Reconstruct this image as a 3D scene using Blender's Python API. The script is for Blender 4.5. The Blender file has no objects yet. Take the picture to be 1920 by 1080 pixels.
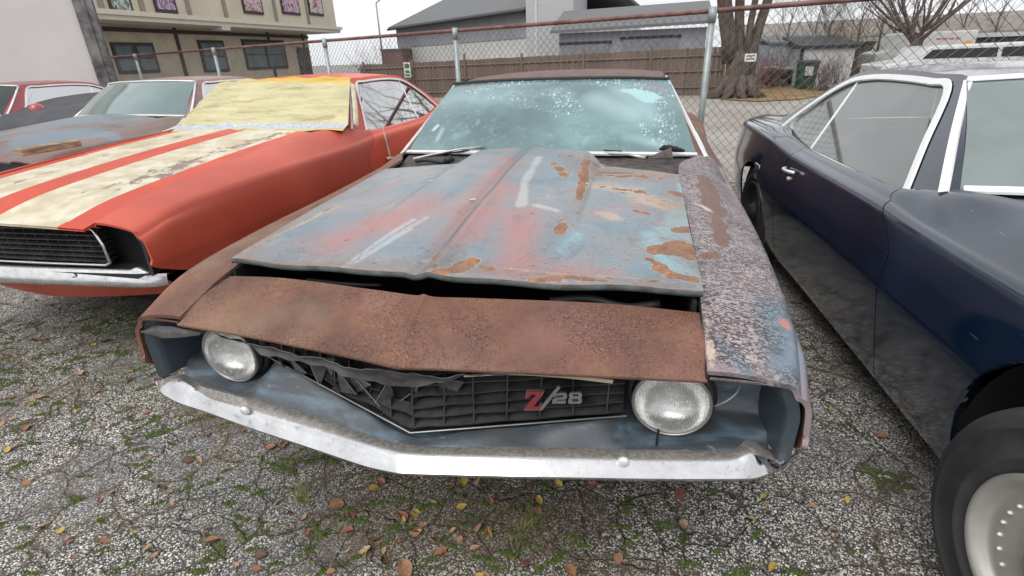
import bpy, bmesh, math, random
import numpy as np
from math import radians, sin, cos, pi
from mathutils import Vector, Matrix
random.seed(7); rng=np.random.default_rng(7)
S=bpy.context.scene; COL=S.collection
# ---------------------------------------------------------------- camera
CP=Vector((.527,-.868,1.396)); YAW,PIT,ROL=radians(15.02),radians(23.96),radians(-2.04); FPX=975.
fw=Vector((-sin(YAW)*cos(PIT),cos(YAW)*cos(PIT),-sin(PIT))); r0=Vector((cos(YAW),sin(YAW),0)); u0=r0.cross(fw)
rt=cos(ROL)*r0+sin(ROL)*u0; up=-sin(ROL)*r0+cos(ROL)*u0
cd=bpy.data.cameras.new('camera'); cam=bpy.data.objects.new('camera',cd); COL.objects.link(cam); S.camera=cam
cd.sensor_width=36; cd.lens=FPX/1920*36; cd.clip_end=600; cd.clip_start=.02
cam.matrix_world=Matrix(((rt.x,up.x,-fw.x,CP.x),(rt.y,up.y,-fw.y,CP.y),(rt.z,up.z,-fw.z,CP.z),(0,0,0,1)))
S.render.resolution_x=1024; S.render.resolution_y=576
# ---------------------------------------------------------------- world, sun, exposure
W=bpy.data.worlds.new('World'); S.world=W; W.use_nodes=True
nt=W.node_tree; bg=nt.nodes['Background']
sky=nt.nodes.new('ShaderNodeTexSky'); sky.sky_type='NISHITA'; sky.sun_disc=False
SUN_EL,SUN_ROT=radians(52),radians(200)
sky.sun_elevation=SUN_EL; sky.sun_rotation=SUN_ROT; sky.dust_density=4.; sky.air_density=1.
hs=nt.nodes.new('ShaderNodeHueSaturation'); hs.inputs['Saturation'].default_value=.10
tc=nt.nodes.new('ShaderNodeTexCoord'); mp=nt.nodes.new('ShaderNodeMapping'); mp.inputs['Scale'].default_value=(1,1,3)
no=nt.nodes.new('ShaderNodeTexNoise'); no.inputs['Scale'].default_value=2.2; no.inputs['Detail'].default_value=5
mr=nt.nodes.new('ShaderNodeMapRange'); mr.inputs['From Min'].default_value=.3; mr.inputs['From Max'].default_value=.7; mr.inputs['To Min'].default_value=.86; mr.inputs['To Max'].default_value=1.15
mxs=nt.nodes.new('ShaderNodeMix'); mxs.data_type='RGBA'; mxs.blend_type='MULTIPLY'; mxs.inputs[0].default_value=1
nt.links.new(sky.outputs[0],hs.inputs['Color']); nt.links.new(tc.outputs['Generated'],mp.inputs[0]); nt.links.new(mp.outputs[0],no.inputs['Vector'])
oc_=nt.nodes.new('ShaderNodeMix'); oc_.data_type='RGBA'; oc_.inputs[0].default_value=.78; oc_.inputs[7].default_value=(4.9,5.0,5.15,1); nt.links.new(hs.outputs[0],oc_.inputs[6]); nt.links.new(no.outputs['Fac'],mr.inputs['Value']); nt.links.new(oc_.outputs[2],mxs.inputs[6]); nt.links.new(mr.outputs[0],mxs.inputs[7]); nt.links.new(mxs.outputs[2],bg.inputs['Color'])
bg.inputs['Strength'].default_value=.15
sl=bpy.data.lights.new('sun','SUN'); sl.energy=1.0; sl.angle=radians(40); sl.color=(1,.97,.93)
so=bpy.data.objects.new('sun',sl); COL.objects.link(so)
sd=Vector((sin(SUN_ROT)*cos(SUN_EL),cos(SUN_ROT)*cos(SUN_EL),sin(SUN_EL)))
so.rotation_euler=(-sd).to_track_quat('-Z','Y').to_euler()
S.view_settings.view_transform='Standard'; S.view_settings.look='None'; S.view_settings.exposure=.62; S.view_settings.gamma=1
S.render.engine='CYCLES'
# ---------------------------------------------------------------- helpers
def at(px,py,ax,v):
    """point of the place seen at a photo pixel, on the plane ax=v"""
    d=fw+rt*((px-960)/FPX)+up*((540-py)/FPX); i='xyz'.index(ax)
    return CP+d*((v-CP[i])/d[i])
def atl(px,py,A,B):
    """same, on the vertical plane through ground points A and B"""
    d=fw+rt*((px-960)/FPX)+up*((540-py)/FPX); n=Vector((B[1]-A[1],A[0]-B[0],0))
    return CP+d*((Vector((A[0],A[1],0))-CP).dot(n)/d.dot(n))
def interp(t,T): return float(np.interp(t,[a[0] for a in T],[a[1] for a in T]))
def smooth(t,T):
    X=[a[0] for a in T]; t=min(max(t,X[0]),X[-1]); Y=[a[1] for a in T]
    i=min(max(int(np.searchsorted(X,t))-1,0),len(X)-2); h=X[i+1]-X[i]; u=(t-X[i])/h
    def m(k):
        if k<=0: return (Y[1]-Y[0])/(X[1]-X[0])
        if k>=len(X)-1: return (Y[-1]-Y[-2])/(X[-1]-X[-2])
        return (Y[k+1]-Y[k-1])/(X[k+1]-X[k-1])
    return (2*u**3-3*u*u+1)*Y[i]+(u**3-2*u*u+u)*h*m(i)+(-2*u**3+3*u*u)*Y[i+1]+(u**3-u*u)*h*m(i+1)
def thing(name,label,cat,loc=(0,0,0),rz=0,group=None):
    o=bpy.data.objects.new(name,None); COL.objects.link(o); o.empty_display_size=.1
    o.location=loc; o.rotation_euler=(0,0,rz); o['label']=label; o['category']=cat
    if group: o['group']=group
    return o
def tag(o,label,cat,group=None,kind=None):
    if label: o['label']=label; o['category']=cat
    if group: o['group']=group
    if kind: o['kind']=kind
    return o
def mk(name,V,F,mat,parent=None,sm=False,attrs=None,loc=None,label=None):
    me=bpy.data.meshes.new(name); me.from_pydata([tuple(v) for v in V],[],[tuple(f) for f in F]); me.update()
    o=bpy.data.objects.new(name,me); COL.objects.link(o)
    if isinstance(mat,(list,tuple)):
        for m in mat: me.materials.append(m)
    else: me.materials.append(mat)
    if sm: me.polygons.foreach_set('use_smooth',[True]*len(me.polygons))
    if attrs:
        for k,a in attrs.items():
            at_=me.attributes.new(k,'FLOAT','POINT'); at_.data.foreach_set('value',np.asarray(a,dtype=np.float32))
    if parent: o.parent=parent
    if loc is not None: o.location=loc
    if label: o['label']=label
    return o
class MB:
    def __init__(s): s.V=[];s.F=[]
    def add(s,V,F):
        b=len(s.V); s.V+= [tuple(v) for v in V]; s.F+=[tuple(i+b for i in f) for f in F]; return s
    def box(s,a,b,M=None):
        x0,y0,z0=a;x1,y1,z1=b
        V=[(x0,y0,z0),(x1,y0,z0),(x1,y1,z0),(x0,y1,z0),(x0,y0,z1),(x1,y0,z1),(x1,y1,z1),(x0,y1,z1)]
        if M: V=[M@Vector(v) for v in V]
        return s.add(V,[(3,2,1,0),(4,5,6,7),(0,1,5,4),(1,2,6,5),(2,3,7,6),(3,0,4,7)])
    def tube(s,P,R,n=8,cap=True,flat=1.):
        P=[Vector(p) for p in P]; m=len(P)
        if not isinstance(R,(list,tuple)): R=[R]*m
        b=len(s.V); prev=None
        for i,p in enumerate(P):
            t=(P[min(i+1,m-1)]-P[max(i-1,0)]).normalized()
            if prev is None: a=t.orthogonal().normalized() if abs(t.z)>.9 else t.cross(Vector((0,0,1))).normalized()
            else: a=(prev-t*prev.dot(t)).normalized()
            prev=a; c=t.cross(a)
            for k in range(n):
                th=2*pi*k/n; s.V.append(tuple(p+(a*cos(th)+c*sin(th)*flat)*R[i]))
        for i in range(m-1):
            for k in range(n):
                k2=(k+1)%n; s.F.append((b+i*n+k,b+i*n+k2,b+(i+1)*n+k2,b+(i+1)*n+k))
        if cap: s.F.append(tuple(b+k for k in range(n))[::-1]); s.F.append(tuple(b+(m-1)*n+k for k in range(n)))
        return s
    def lathe(s,prof,n=48,M=None):
        """prof: (r,x) ; axis X"""
        b=len(s.V)
        for r,x in prof:
            for k in range(n):
                v=Vector((x,r*cos(2*pi*k/n),r*sin(2*pi*k/n))); s.V.append(tuple(M@v if M else v))
        for i in range(len(prof)-1):
            for k in range(n):
                k2=(k+1)%n; s.F.append((b+i*n+k,b+i*n+k2,b+(i+1)*n+k2,b+(i+1)*n+k))
        return s
    def strip(s,P,w,d,nrm):
        """flat trim strip of width w, thickness d along polyline P; nrm outward"""
        P=[Vector(p) for p in P]; nrm=Vector(nrm).normalized(); m=len(P); b=len(s.V)
        for i,p in enumerate(P):
            t=(P[min(i+1,m-1)]-P[max(i-1,0)]).normalized(); sd_=t.cross(nrm).normalized()
            for (u,v) in ((-.5,0),(-.38,1),(.38,1),(.5,0)): s.V.append(tuple(p+sd_*w*u+nrm*d*v))
        for i in range(m-1):
            for k in range(3): s.F.append((b+i*4+k,b+(i+1)*4+k,b+(i+1)*4+k+1,b+i*4+k+1))
        s.F.append((b,b+1,b+2,b+3)); s.F.append((b+4*m-1,b+4*m-2,b+4*m-3,b+4*m-4)); return s
    def prism(s,poly,off):
        n=len(poly); off=Vector(off); P=[Vector(p) for p in poly]
        return s.add(P+[p+off for p in P],[tuple(range(n))[::-1],tuple(range(n,2*n))]+[(i,(i+1)%n,n+(i+1)%n,n+i) for i in range(n)])
    def build(s,name,mat,parent=None,sm=False,**k): return mk(name,s.V,s.F,mat,parent,sm,**k)
def catmull(P,n,lin=False):
    P=np.array([list(p) for p in P],float); m=len(P)
    if m==2 or lin:
        t=np.linspace(0,m-1,n); i=np.minimum(t.astype(int),m-2); u=(t-i)[:,None]; return P[i]*(1-u)+P[i+1]*u
    Q=np.vstack([2*P[0]-P[1],P,2*P[-1]-P[-2]]); t=np.linspace(0,m-1,n); i=np.minimum(t.astype(int),m-2); u=(t-i)[:,None]
    a,b,c,d=Q[i],Q[i+1],Q[i+2],Q[i+3]
    return .5*(2*b+(c-a)*u+(2*a-5*b+4*c-d)*u**2+(3*b-a-3*c+d)*u**3)
def gridF(nu,nv,flip=False):
    F=[]
    for j in range(nv-1):
        for i in range(nu-1):
            q=(j*nu+i,j*nu+i+1,(j+1)*nu+i+1,(j+1)*nu+i); F.append(q[::-1] if flip else q)
    return F
def loft(name,rows,nu,nv,mat,parent,flip=False,linu=False,linv=False,th=0,disp=None,attrs=None,label=None,sm=True):
    R=np.array([catmull(r,nu,linu) for r in rows])              # rows x nu x 3
    G=np.stack([catmull(R[:,i],nv,linv) for i in range(nu)],1).reshape(-1,3)
    if disp is not None: G=np.array([disp(p) for p in G])
    o=mk(name,G,gridF(nu,nv,flip),mat,parent,sm,attrs=attrs(G) if attrs else None,label=label)
    if th: solid(o,th)
    return o
def solid(o,th,off=-1):
    m=o.modifiers.new('thickness','SOLIDIFY'); m.thickness=th; m.offset=off
    e=o.modifiers.new('sharp_edges','EDGE_SPLIT'); e.split_angle=radians(42)
def bevel(o,w,seg=2):
    m=o.modifiers.new('bevel','BEVEL'); m.width=w; m.segments=seg; m.limit_method='ANGLE'
# ---------------------------------------------------------------- material helper
class N:
    def __init__(s,name):
        s.m=bpy.data.materials.new(name); s.m.use_nodes=True; s.t=s.m.node_tree; s.p=s.t.nodes['Principled BSDF']; s.o=s.t.nodes['Material Output']
        s.tc=s.t.nodes.new('ShaderNodeTexCoord'); s.c=s.tc.outputs['Object']
    def n(s,ty,ins={},**k):
        x=s.t.nodes.new('ShaderNode'+ty)
        for a,b in k.items(): setattr(x,a,b)
        for a,b in ins.items(): s.put(x.inputs[a],b)
        return x
    def put(s,sock,v):
        if isinstance(v,bpy.types.NodeSocket): s.t.links.new(v,sock)
        elif v is not None:
            if sock.type=='RGBA' and len(v)==3: v=(*v,1)
            sock.default_value=v
    def noise(s,sc,det=3,ro=.5,dis=0,co=None,out='Fac'): return s.n('TexNoise',{'Vector':co or s.c,'Scale':sc,'Detail':det,'Roughness':ro,'Distortion':dis}).outputs[out]
    def vor(s,sc,feat='F1',out='Distance',co=None,rnd=1): return s.n('TexVoronoi',{'Vector':co or s.c,'Scale':sc,'Randomness':rnd},feature=feat).outputs[out]
    def scale(s,v,co=None): return s.n('Mapping',{'Vector':co or s.c,'Scale':v}).outputs[0]
    def ramp(s,f,st,mode='LINEAR'):
        x=s.n('ValToRGB',{'Fac':f}); r=x.color_ramp; r.interpolation=mode
        while len(r.elements)<len(st): r.elements.new(.5)
        for e,(p,c) in zip(r.elements,st): e.position=p; e.color=(c,c,c,1) if not isinstance(c,tuple) else (*c,1)
        return x.outputs[0]
    def mix(s,f,a,b,bl='MIX'):
        x=s.n('Mix',data_type='RGBA',blend_type=bl); s.put(x.inputs[0],f); s.put(x.inputs[6],a); s.put(x.inputs[7],b); return x.outputs[2]
    def ma(s,op,a,b=None,c=None):
        x=s.n('Math',operation=op); s.put(x.inputs[0],a)
        if b is not None: s.put(x.inputs[1],b)
        if c is not None: s.put(x.inputs[2],c)
        return x.outputs[0]
    def st(s,v,a,b): return s.n('MapRange',{'Value':v,'From Min':a,'From Max':b},interpolation_type='SMOOTHSTEP').outputs[0]
    def attr(s,k): return s.n('Attribute',attribute_name=k).outputs['Fac']
    def mask(s,k,sc=14,amp=.5,a=.45,b=.55,det=6):
        """crisp ragged edge from a soft mask plus noise"""
        v=s.ma('ADD',s.attr(k),s.ma('MULTIPLY',s.ma('SUBTRACT',s.noise(sc,det,.6),.5),amp)); return s.st(v,a,b)
    def bump(s,h,st=.3,d=.01,nrm=None):
        x=s.n('Bump',{'Height':h,'Strength':st,'Distance':d})
        if nrm: s.put(x.inputs['Normal'],nrm)
        return x.outputs[0]
    def out(s,base,rough=.5,metal=0,nrm=None,coat=0,spec=None,crough=.05,trans=None,alpha=None):
        p=s.p; s.put(p.inputs['Base Color'],base); s.put(p.inputs['Roughness'],rough); s.put(p.inputs['Metallic'],metal); s.put(p.inputs['Coat Weight'],coat); s.put(p.inputs['Coat Roughness'],crough)
        if nrm: s.put(p.inputs['Normal'],nrm)
        if spec is not None: s.put(p.inputs['Specular IOR Level'],spec)
        if trans is not None: s.put(p.inputs['Transmission Weight'],trans)
        if alpha is not None: s.put(p.inputs['Alpha'],alpha)
        return s.m
def simple(name,c,rough=.6,metal=0,var=.15,sc=8,bs=.15,bd=.003,coat=0,bsc=None,spec=None):
    m=N(name); f=m.noise(sc,5,.6); c2=tuple(max(0,x*(1-var)) for x in c); c1=tuple(min(1,x*(1+var)) for x in c)
    return m.out(m.mix(m.st(f,.3,.7),c2,c1),m.ma('ADD',m.ma('MULTIPLY',m.noise(sc*2,4),.2),rough-.1),metal,m.bump(m.noise(bsc or sc*8,4),bs,bd),coat,spec)

def rust_col(m,sc=1.):
    a=m.noise(5*sc,6,.65); b=m.noise(60*sc,5,.7)
    c=m.ramp(a,[(.25,(.085,.044,.034)),(.42,(.145,.067,.046)),(.58,(.21,.098,.060)),(.75,(.285,.150,.088))])
    return m.mix(m.ma('MULTIPLY',m.st(b,.42,.75),.5),c,(.10,.046,.036)),a,b
def mat_rust_panel():
    m=N('brown_rust'); c,a,b=rust_col(m)
    pink=m.st(m.noise(3.2,5,.6,co=m.n('Mapping',{'Vector':m.c,'Location':(3,1,2)}).outputs[0]),.42,.66)
    c=m.mix(m.ma('MULTIPLY',pink,.4),c,(.26,.125,.105))
    tan=m.st(m.noise(2.1,5,.6,co=m.n('Mapping',{'Vector':m.c,'Location':(8,3,5)}).outputs[0]),.50,.68)
    c=m.mix(m.ma('MULTIPLY',tan,.6),c,(.235,.155,.105))
    # pitting, strong towards the pitted side of the panel
    v=m.vor(150,'F1'); pit=m.ma('MULTIPLY',m.st(v,.42,.12),m.st(m.noise(9,4),.42,.62))
    grain=m.st(m.noise(185,4,.75),.50,.60); patch=m.st(m.noise(4.5,3),.40,.60)
    dark=m.ma('MULTIPLY',grain,patch)
    c=m.mix(m.ma('MULTIPLY',dark,.85),c,(.050,.026,.022)); c=m.mix(m.ma('MULTIPLY',pit,.35),c,(.05,.02,.018))
    lt=m.ma('MULTIPLY',m.st(m.noise(160,3,.6,co=m.n('Mapping',{'Vector':m.c,'Location':(1,7,2)}).outputs[0]),.6,.7),patch); c=m.mix(m.ma('MULTIPLY',lt,.4),c,(.50,.30,.22))
    h=m.ma('SUBTRACT',m.noise(185,4,.75),m.ma('MULTIPLY',pit,.8))
    return m.out(c,m.ma('ADD',m.ma('MULTIPLY',b,.3),.42),0,m.bump(h,.7,.004,m.bump(m.noise(12,3),.2,.01)),spec=.4)
def mat_hood():
    m=N('patchy_blue_hood_paint')
    a=m.noise(2.6,5,.55,.6); b=m.noise(7,6,.6); st_=m.noise(9,4,.6,co=m.scale((1,3.5,1)))
    blue=m.ramp(a,[(.28,(.115,.155,.185)),(.42,(.145,.20,.24)),(.52,(.19,.215,.235)),(.62,(.235,.225,.235)),(.78,(.15,.24,.27))])
    c=m.mix(m.ma('MULTIPLY',m.st(st_,.5,.8),.22),blue,(.36,.41,.43))
    pk=m.ma('ADD',m.attr('pink'),m.ma('MULTIPLY',m.ma('SUBTRACT',b,.5),1.0)); c=m.mix(m.ma('MULTIPLY',m.st(pk,.15,1.05),.80),c,(.36,.155,.14))
    c=m.mix(m.ma('MULTIPLY',m.st(m.ma('ADD',m.attr('cyan'),m.ma('MULTIPLY',m.ma('SUBTRACT',b,.5),1.1)),.3,.85),.8),c,(.20,.39,.44))
    c=m.mix(m.ma('MULTIPLY',m.mask('white',9,1.0,.3,.75),.55),c,(.46,.46,.45))
    scr=m.ma('MULTIPLY',m.st(m.attr('scratch'),.35,.75),m.st(m.noise(30,6,.7,co=m.scale((4,1,1))),.30,.5)); c=m.mix(m.ma('MULTIPLY',scr,.42),c,(.50,.54,.57))
    tn=m.ma('ADD',m.attr('tan'),m.ma('MULTIPLY',m.ma('SUBTRACT',m.noise(22,6,.7,co=m.scale((1,2.5,1))),.5),1.5)); c=m.mix(m.ma('MULTIPLY',m.st(tn,.18,.55),.85),c,(.40,.31,.24))
    orr=m.st(m.ma('ADD',m.attr('tan'),m.ma('MULTIPLY',m.ma('SUBTRACT',m.noise(28,6,.7,co=m.scale((1,3,1))),.5),2.8)),.60,.85); c=m.mix(orr,c,(.40,.19,.09))
    c=m.mix(m.ma('MULTIPLY',m.attr('crease'),.75),c,(.065,.095,.105)); rc,_,_=rust_col(m); rc=m.mix(m.st(m.noise(26,6,.75),.35,.7),m.mix(.5,rc,(.16,.075,.045)),(.40,.19,.09))  # crease darkening: painted shading of the ridge together with grime
    # random small chips
    chip=m.ma('MULTIPLY',m.st(m.noise(38,6,.75,co=m.scale((.7,1.2,1))),.625,.65),m.st(m.noise(5,2),.40,.52)); 
    rm=m.ma('MAXIMUM',m.mask('rust',17,1.25,.47,.53,8),chip); edge=m.ma('MULTIPLY',m.mask('rust',17,1.25,.38,.46,8),.25)
    c=m.mix(edge,c,(.42,.55,.55)); c=m.mix(rm,c,rc)
    wear=m.ma('ADD',m.attr('wear'),m.ma('MULTIPLY',m.ma('SUBTRACT',m.noise(4,5,.6),.5),1.2))
    drk=m.ma('MULTIPLY',m.st(m.noise(62,6,.8),.55,.62),m.st(wear,.05,.8)); c=m.mix(m.ma('MULTIPLY',drk,.85),c,(.11,.065,.045))
    c=m.mix(m.ma('MULTIPLY',m.st(wear,.40,1.15),.62),c,m.mix(m.noise(12,6,.7),(.15,.085,.06),(.27,.16,.11)))
    gr=m.st(m.noise(19,8,.75,.5,co=m.scale((1,.35,1))),.50,.72); c=m.mix(m.ma('MULTIPLY',gr,.38),c,(.085,.08,.08))
    fl_=m.st(m.noise(150,3,.7),.64,.70); c=m.mix(m.ma('MULTIPLY',m.ma('MULTIPLY',fl_,m.st(wear,.0,.7)),.7),c,(.50,.48,.42))
    hl=m.st(m.noise(7,7,.8,1.5,co=m.scale((1,.12,1))),.66,.68); c=m.mix(m.ma('MULTIPLY',hl,.25),c,(.45,.47,.47))
    h=m.ma('SUBTRACT',m.ma('MULTIPLY',m.noise(120,4,.6),.25),rm)
    return m.out(c,m.ma('ADD',m.ma('MULTIPLY',rm,.3),m.ma('ADD',m.ma('MULTIPLY',b,.25),.28)),0,m.bump(h,.5,.0015,m.bump(m.noise(6,3),.12,.02)),coat=m.ma('MULTIPLY',m.ma('SUBTRACT',1.,rm),.25),crough=.25)
def mat_flaked():
    """wrinkled, flaking paint on the fender"""
    m=N('flaked_fender_paint'); wc=m.n('VectorMath',{0:m.c,1:m.n('VectorMath',{0:m.noise(25,4,out='Color'),1:(.02,.02,.02)},operation='MULTIPLY').outputs[0]},operation='ADD').outputs[0]
    a=m.noise(3.5,4,.5)
    base=m.ramp(a,[(.3,(.16,.21,.25)),(.5,(.26,.20,.21)),(.7,(.19,.17,.18))])
    pink=m.mix(m.st(m.noise(6,5),.35,.65),(.30,.235,.24),(.38,.32,.33))
    fl=m.attr('flake'); 
    co=m.scale((1.,1.9,1.9),wc)
    n1=m.noise(50,3,.75,1.3,co=co); n2=m.noise(110,2,.6,.8,co=co)
    cr=m.ma('MAXIMUM',m.st(n1,.515,.54),m.ma('MULTIPLY',m.st(n2,.54,.58),.85)); cr=m.ma('MULTIPLY',cr,m.ma('ADD',.8,m.ma('MULTIPLY',m.st(m.noise(5,4,.6),.4,.6),.2))); cr=m.ma('MULTIPLY',cr,m.st(m.ma('ADD',fl,m.ma('MULTIPLY',m.ma('SUBTRACT',m.noise(11,5),.5),.9)),.25,.62))
    c=m.mix(m.st(fl,.25,.75),base,pink)
    c=m.mix(m.ma('MULTIPLY',m.st(m.attr('blue'),.3,.8),.85),c,(.14,.215,.27))
    c=m.mix(cr,c,m.mix(m.st(m.noise(70,2),.4,.6),(.030,.028,.030),(.085,.062,.055)))
    rim=m.ma('MULTIPLY',m.mask('rust',14,.9,.34,.46),.15); c=m.mix(rim,c,(.50,.33,.28))
    rm=m.mask('rust',20,1.2,.44,.56,8); rc,_,_=rust_col(m); rc=m.mix(m.attr('pinkrust'),m.mix(.45,rc,(.17,.085,.07)),(.46,.21,.17)); c=m.mix(rm,c,rc)
    tn=m.st(m.ma('ADD',m.attr('tan'),m.ma('MULTIPLY',m.ma('SUBTRACT',m.noise(30,5,.7),.5),1.6)),.5,.8); c=m.mix(tn,c,(.55,.42,.35))
    return m.out(c,.45,0,m.bump(m.ma('SUBTRACT',m.noise(200,3),m.ma('MULTIPLY',cr,1.4)),.8,.002),coat=.15,crough=.3)
def mat_windshield_film():
    m=N('bubbled_window_film'); gl=m.attr('bub'); lt=m.attr('bright'); 
    wc=m.n('VectorMath',{0:m.scale((1,.6,.8)),1:m.n('VectorMath',{0:m.noise(9,3,out='Color'),1:(.05,.05,.05)},operation='MULTIPLY').outputs[0]},operation='ADD').outputs[0]
    base=m.ramp(m.noise(1.8,4,.5,.5,co=m.scale((1,1,2.2))),[(.3,(.055,.10,.105)),(.5,(.10,.18,.185)),(.7,(.18,.30,.31))])
    e=m.n('TexVoronoi',{'Vector':wc,'Scale':52.,'Randomness':.9},feature='DISTANCE_TO_EDGE').outputs['Distance']
    rnd=m.n('TexVoronoi',{'Vector':wc,'Scale':52.,'Randomness':.9},feature='F1').outputs['Color']
    f1=m.vor(52,'F1',co=wc,rnd=.9); cell=m.st(f1,.62,.12)
    bm=m.st(m.ma('ADD',gl,m.ma('MULTIPLY',m.ma('SUBTRACT',m.noise(7,4),.5),.9)),.3,.6)
    cellc=m.mix(m.st(e,.0,.22),(.10,.16,.17),m.mix(m.ma('MULTIPLY',m.st(f1,.5,.1),m.n('SeparateColor',{0:rnd}).outputs[0]),(.16,.30,.31),(.70,.84,.83)))
    c=m.mix(m.ma('MULTIPLY',bm,m.ma('ADD',m.ma('MULTIPLY',m.n('SeparateColor',{0:rnd}).outputs[1],.45),.55)),base,cellc)
    c=m.mix(m.ma('MULTIPLY',m.st(m.ma('ADD',lt,m.ma('MULTIPLY',m.ma('SUBTRACT',m.noise(14,5,.65),.5),.8)),.45,.62),.85),c,(.33,.56,.57))
    c=m.mix(m.ma('MULTIPLY',m.attr('pale'),.95),c,(.34,.48,.48))
    fz=m.st(m.noise(26,7,.8,.6),.50,.64); c=m.mix(m.ma('MULTIPLY',m.ma('MULTIPLY',fz,m.st(m.noise(3,4,.6),.40,.6)),.28),c,(.34,.47,.47)); c=m.mix(m.attr('purple'),c,(.17,.17,.20)); c=m.mix(m.attr('line'),c,(.06,.10,.10))
    return m.out(c,.22,0,m.bump(m.ma('MULTIPLY',m.ma('MULTIPLY',cell,bm),1.),.35,.004),coat=1.,crough=.04)
def mat_glass(name,tint=(.72,.80,.78),dust=.10,dc=(.35,.38,.37),rf=1.25):
    m=N(name); T=m.n('BsdfTransparent',{'Color':(*tint,1)}); G=m.n('BsdfGlossy',{'Roughness':.03,'Color':(1,1,1,1)}); D=m.n('BsdfDiffuse',{'Color':(*dc,1)})
    fr=m.n('Fresnel',{'IOR':1.6}); f2=m.ma('MULTIPLY',m.ma('ADD',fr.outputs[0],.03),rf)
    x=m.n('MixShader'); m.put(x.inputs[0],m.ma('MULTIPLY',m.ma('ADD',m.noise(3,5,.6,.5,co=m.scale((1,1,.4))),.45),dust)); m.put(x.inputs[1],T.outputs[0]); m.put(x.inputs[2],D.outputs[0])
    y=m.n('MixShader'); m.put(y.inputs[0],f2); m.put(y.inputs[1],x.outputs[0]); m.put(y.inputs[2],G.outputs[0]); m.t.links.new(y.outputs[0],m.o.inputs['Surface']); return m.m
def mat_chrome(dirt=.5):
    m=N('weathered_chrome'); a=m.noise(14,7,.7); b=m.noise(90,5,.7)
    d=m.ma('MULTIPLY',m.attr('dirt'),1.0); dm=m.st(m.ma('ADD',d,m.ma('MULTIPLY',m.ma('SUBTRACT',b,.5),1.7)),.45,.85)
    sp=m.ma('MULTIPLY',m.ma('MAXIMUM',m.st(m.noise(24,7,.8),.57,.64),m.ma('MULTIPLY',m.st(m.noise(130,4,.8),.60,.66),m.st(m.noise(9,3),.45,.6))),dirt); dm=m.ma('MAXIMUM',dm,sp); dm=m.ma('MAXIMUM',dm,m.ma('MULTIPLY',m.st(m.noise(7,8,.75,.6,co=m.scale((1,1,3))),.47,.70),.42))
    c=m.mix(dm,m.mix(m.st(a,.3,.7),(.56,.56,.57),(.70,.70,.70)),m.mix(m.st(b,.3,.7),(.16,.145,.13),(.36,.34,.32)))
    return m.out(c,m.ma('ADD',m.ma('MULTIPLY',dm,.4),m.ma('MULTIPLY',m.noise(10,4),.2)),m.ma('SUBTRACT',1.,m.ma('MULTIPLY',dm,.75)),m.bump(m.noise(60,4),.08,.002))
def mat_paint(name,c,rough=.28,coat=.6,var=.25,scr=.25,sc=1.6,dust=.15,dustc=(.3,.3,.3)):
    m=N(name); a=m.noise(sc,6,.6,.4); b=m.noise(sc*6,6,.65)
    cc=m.mix(m.st(a,.3,.7),tuple(x*(1-var) for x in c),tuple(min(1,x*(1+var)) for x in c))
    cc=m.mix(m.ma('MULTIPLY',m.st(b,.4,.75),dust),cc,dustc)
    s_=m.st(m.noise(50,4,.8,co=m.scale((1,.15,1))),.66,.72); cc=m.mix(m.ma('MULTIPLY',s_,scr*.4),cc,(.6,.6,.6))
    return m.out(cc,m.ma('ADD',m.ma('MULTIPLY',b,.25),rough-.1),0,m.bump(m.noise(3,3),.05,.02),coat,crough=.08)
def mat_striped(name='sun_faded_red_paint'):
    m=N(name); a=m.noise(2.2,6,.6,.4); b=m.noise(24,6,.7,co=m.scale((1,.45,1)))
    red=m.mix(m.st(a,.3,.7),(.48,.042,.016),(.60,.075,.030))
    cream=m.mix(m.st(m.noise(9,5),.35,.65),(.50,.43,.29),(.64,.60,.47))
    s1=m.attr('stripe'); s1=m.st(m.ma('ADD',s1,m.ma('MULTIPLY',m.ma('SUBTRACT',b,.5),.25)),.45,.55)
    c=m.mix(s1,red,cream)
    pr_=m.ma('MULTIPLY',m.st(m.ma('ADD',m.attr('peel'),m.ma('MULTIPLY',m.ma('SUBTRACT',b,.5),2.6)),.80,1.0),1.); c=m.mix(pr_,c,m.mix(m.st(m.noise(60,3),.4,.6),(.30,.20,.16),(.16,.12,.11)))
    c=m.mix(m.ma('MULTIPLY',m.st(m.noise(13,7,.75),.55,.78),.20),c,(.20,.13,.09)); c=m.mix(m.ma('MULTIPLY',m.attr('gap'),.9),c,(.08,.02,.02))
    return m.out(c,.48,0,m.bump(m.noise(90,4),.1,.002),coat=.15,crough=.3)
def mat_red_fender():
    m=N('matte_red_primer'); a=m.noise(1.3,5,.5,.3); b=m.noise(18,6,.65)
    c=m.mix(m.st(a,.3,.72),(.40,.052,.028),(.55,.095,.050)); c=m.mix(m.ma('MULTIPLY',m.st(b,.62,.8),.3),c,(.30,.14,.11))
    return m.out(c,.5,0,m.bump(m.noise(150,3),.08,.002),coat=.15,crough=.35)
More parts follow.
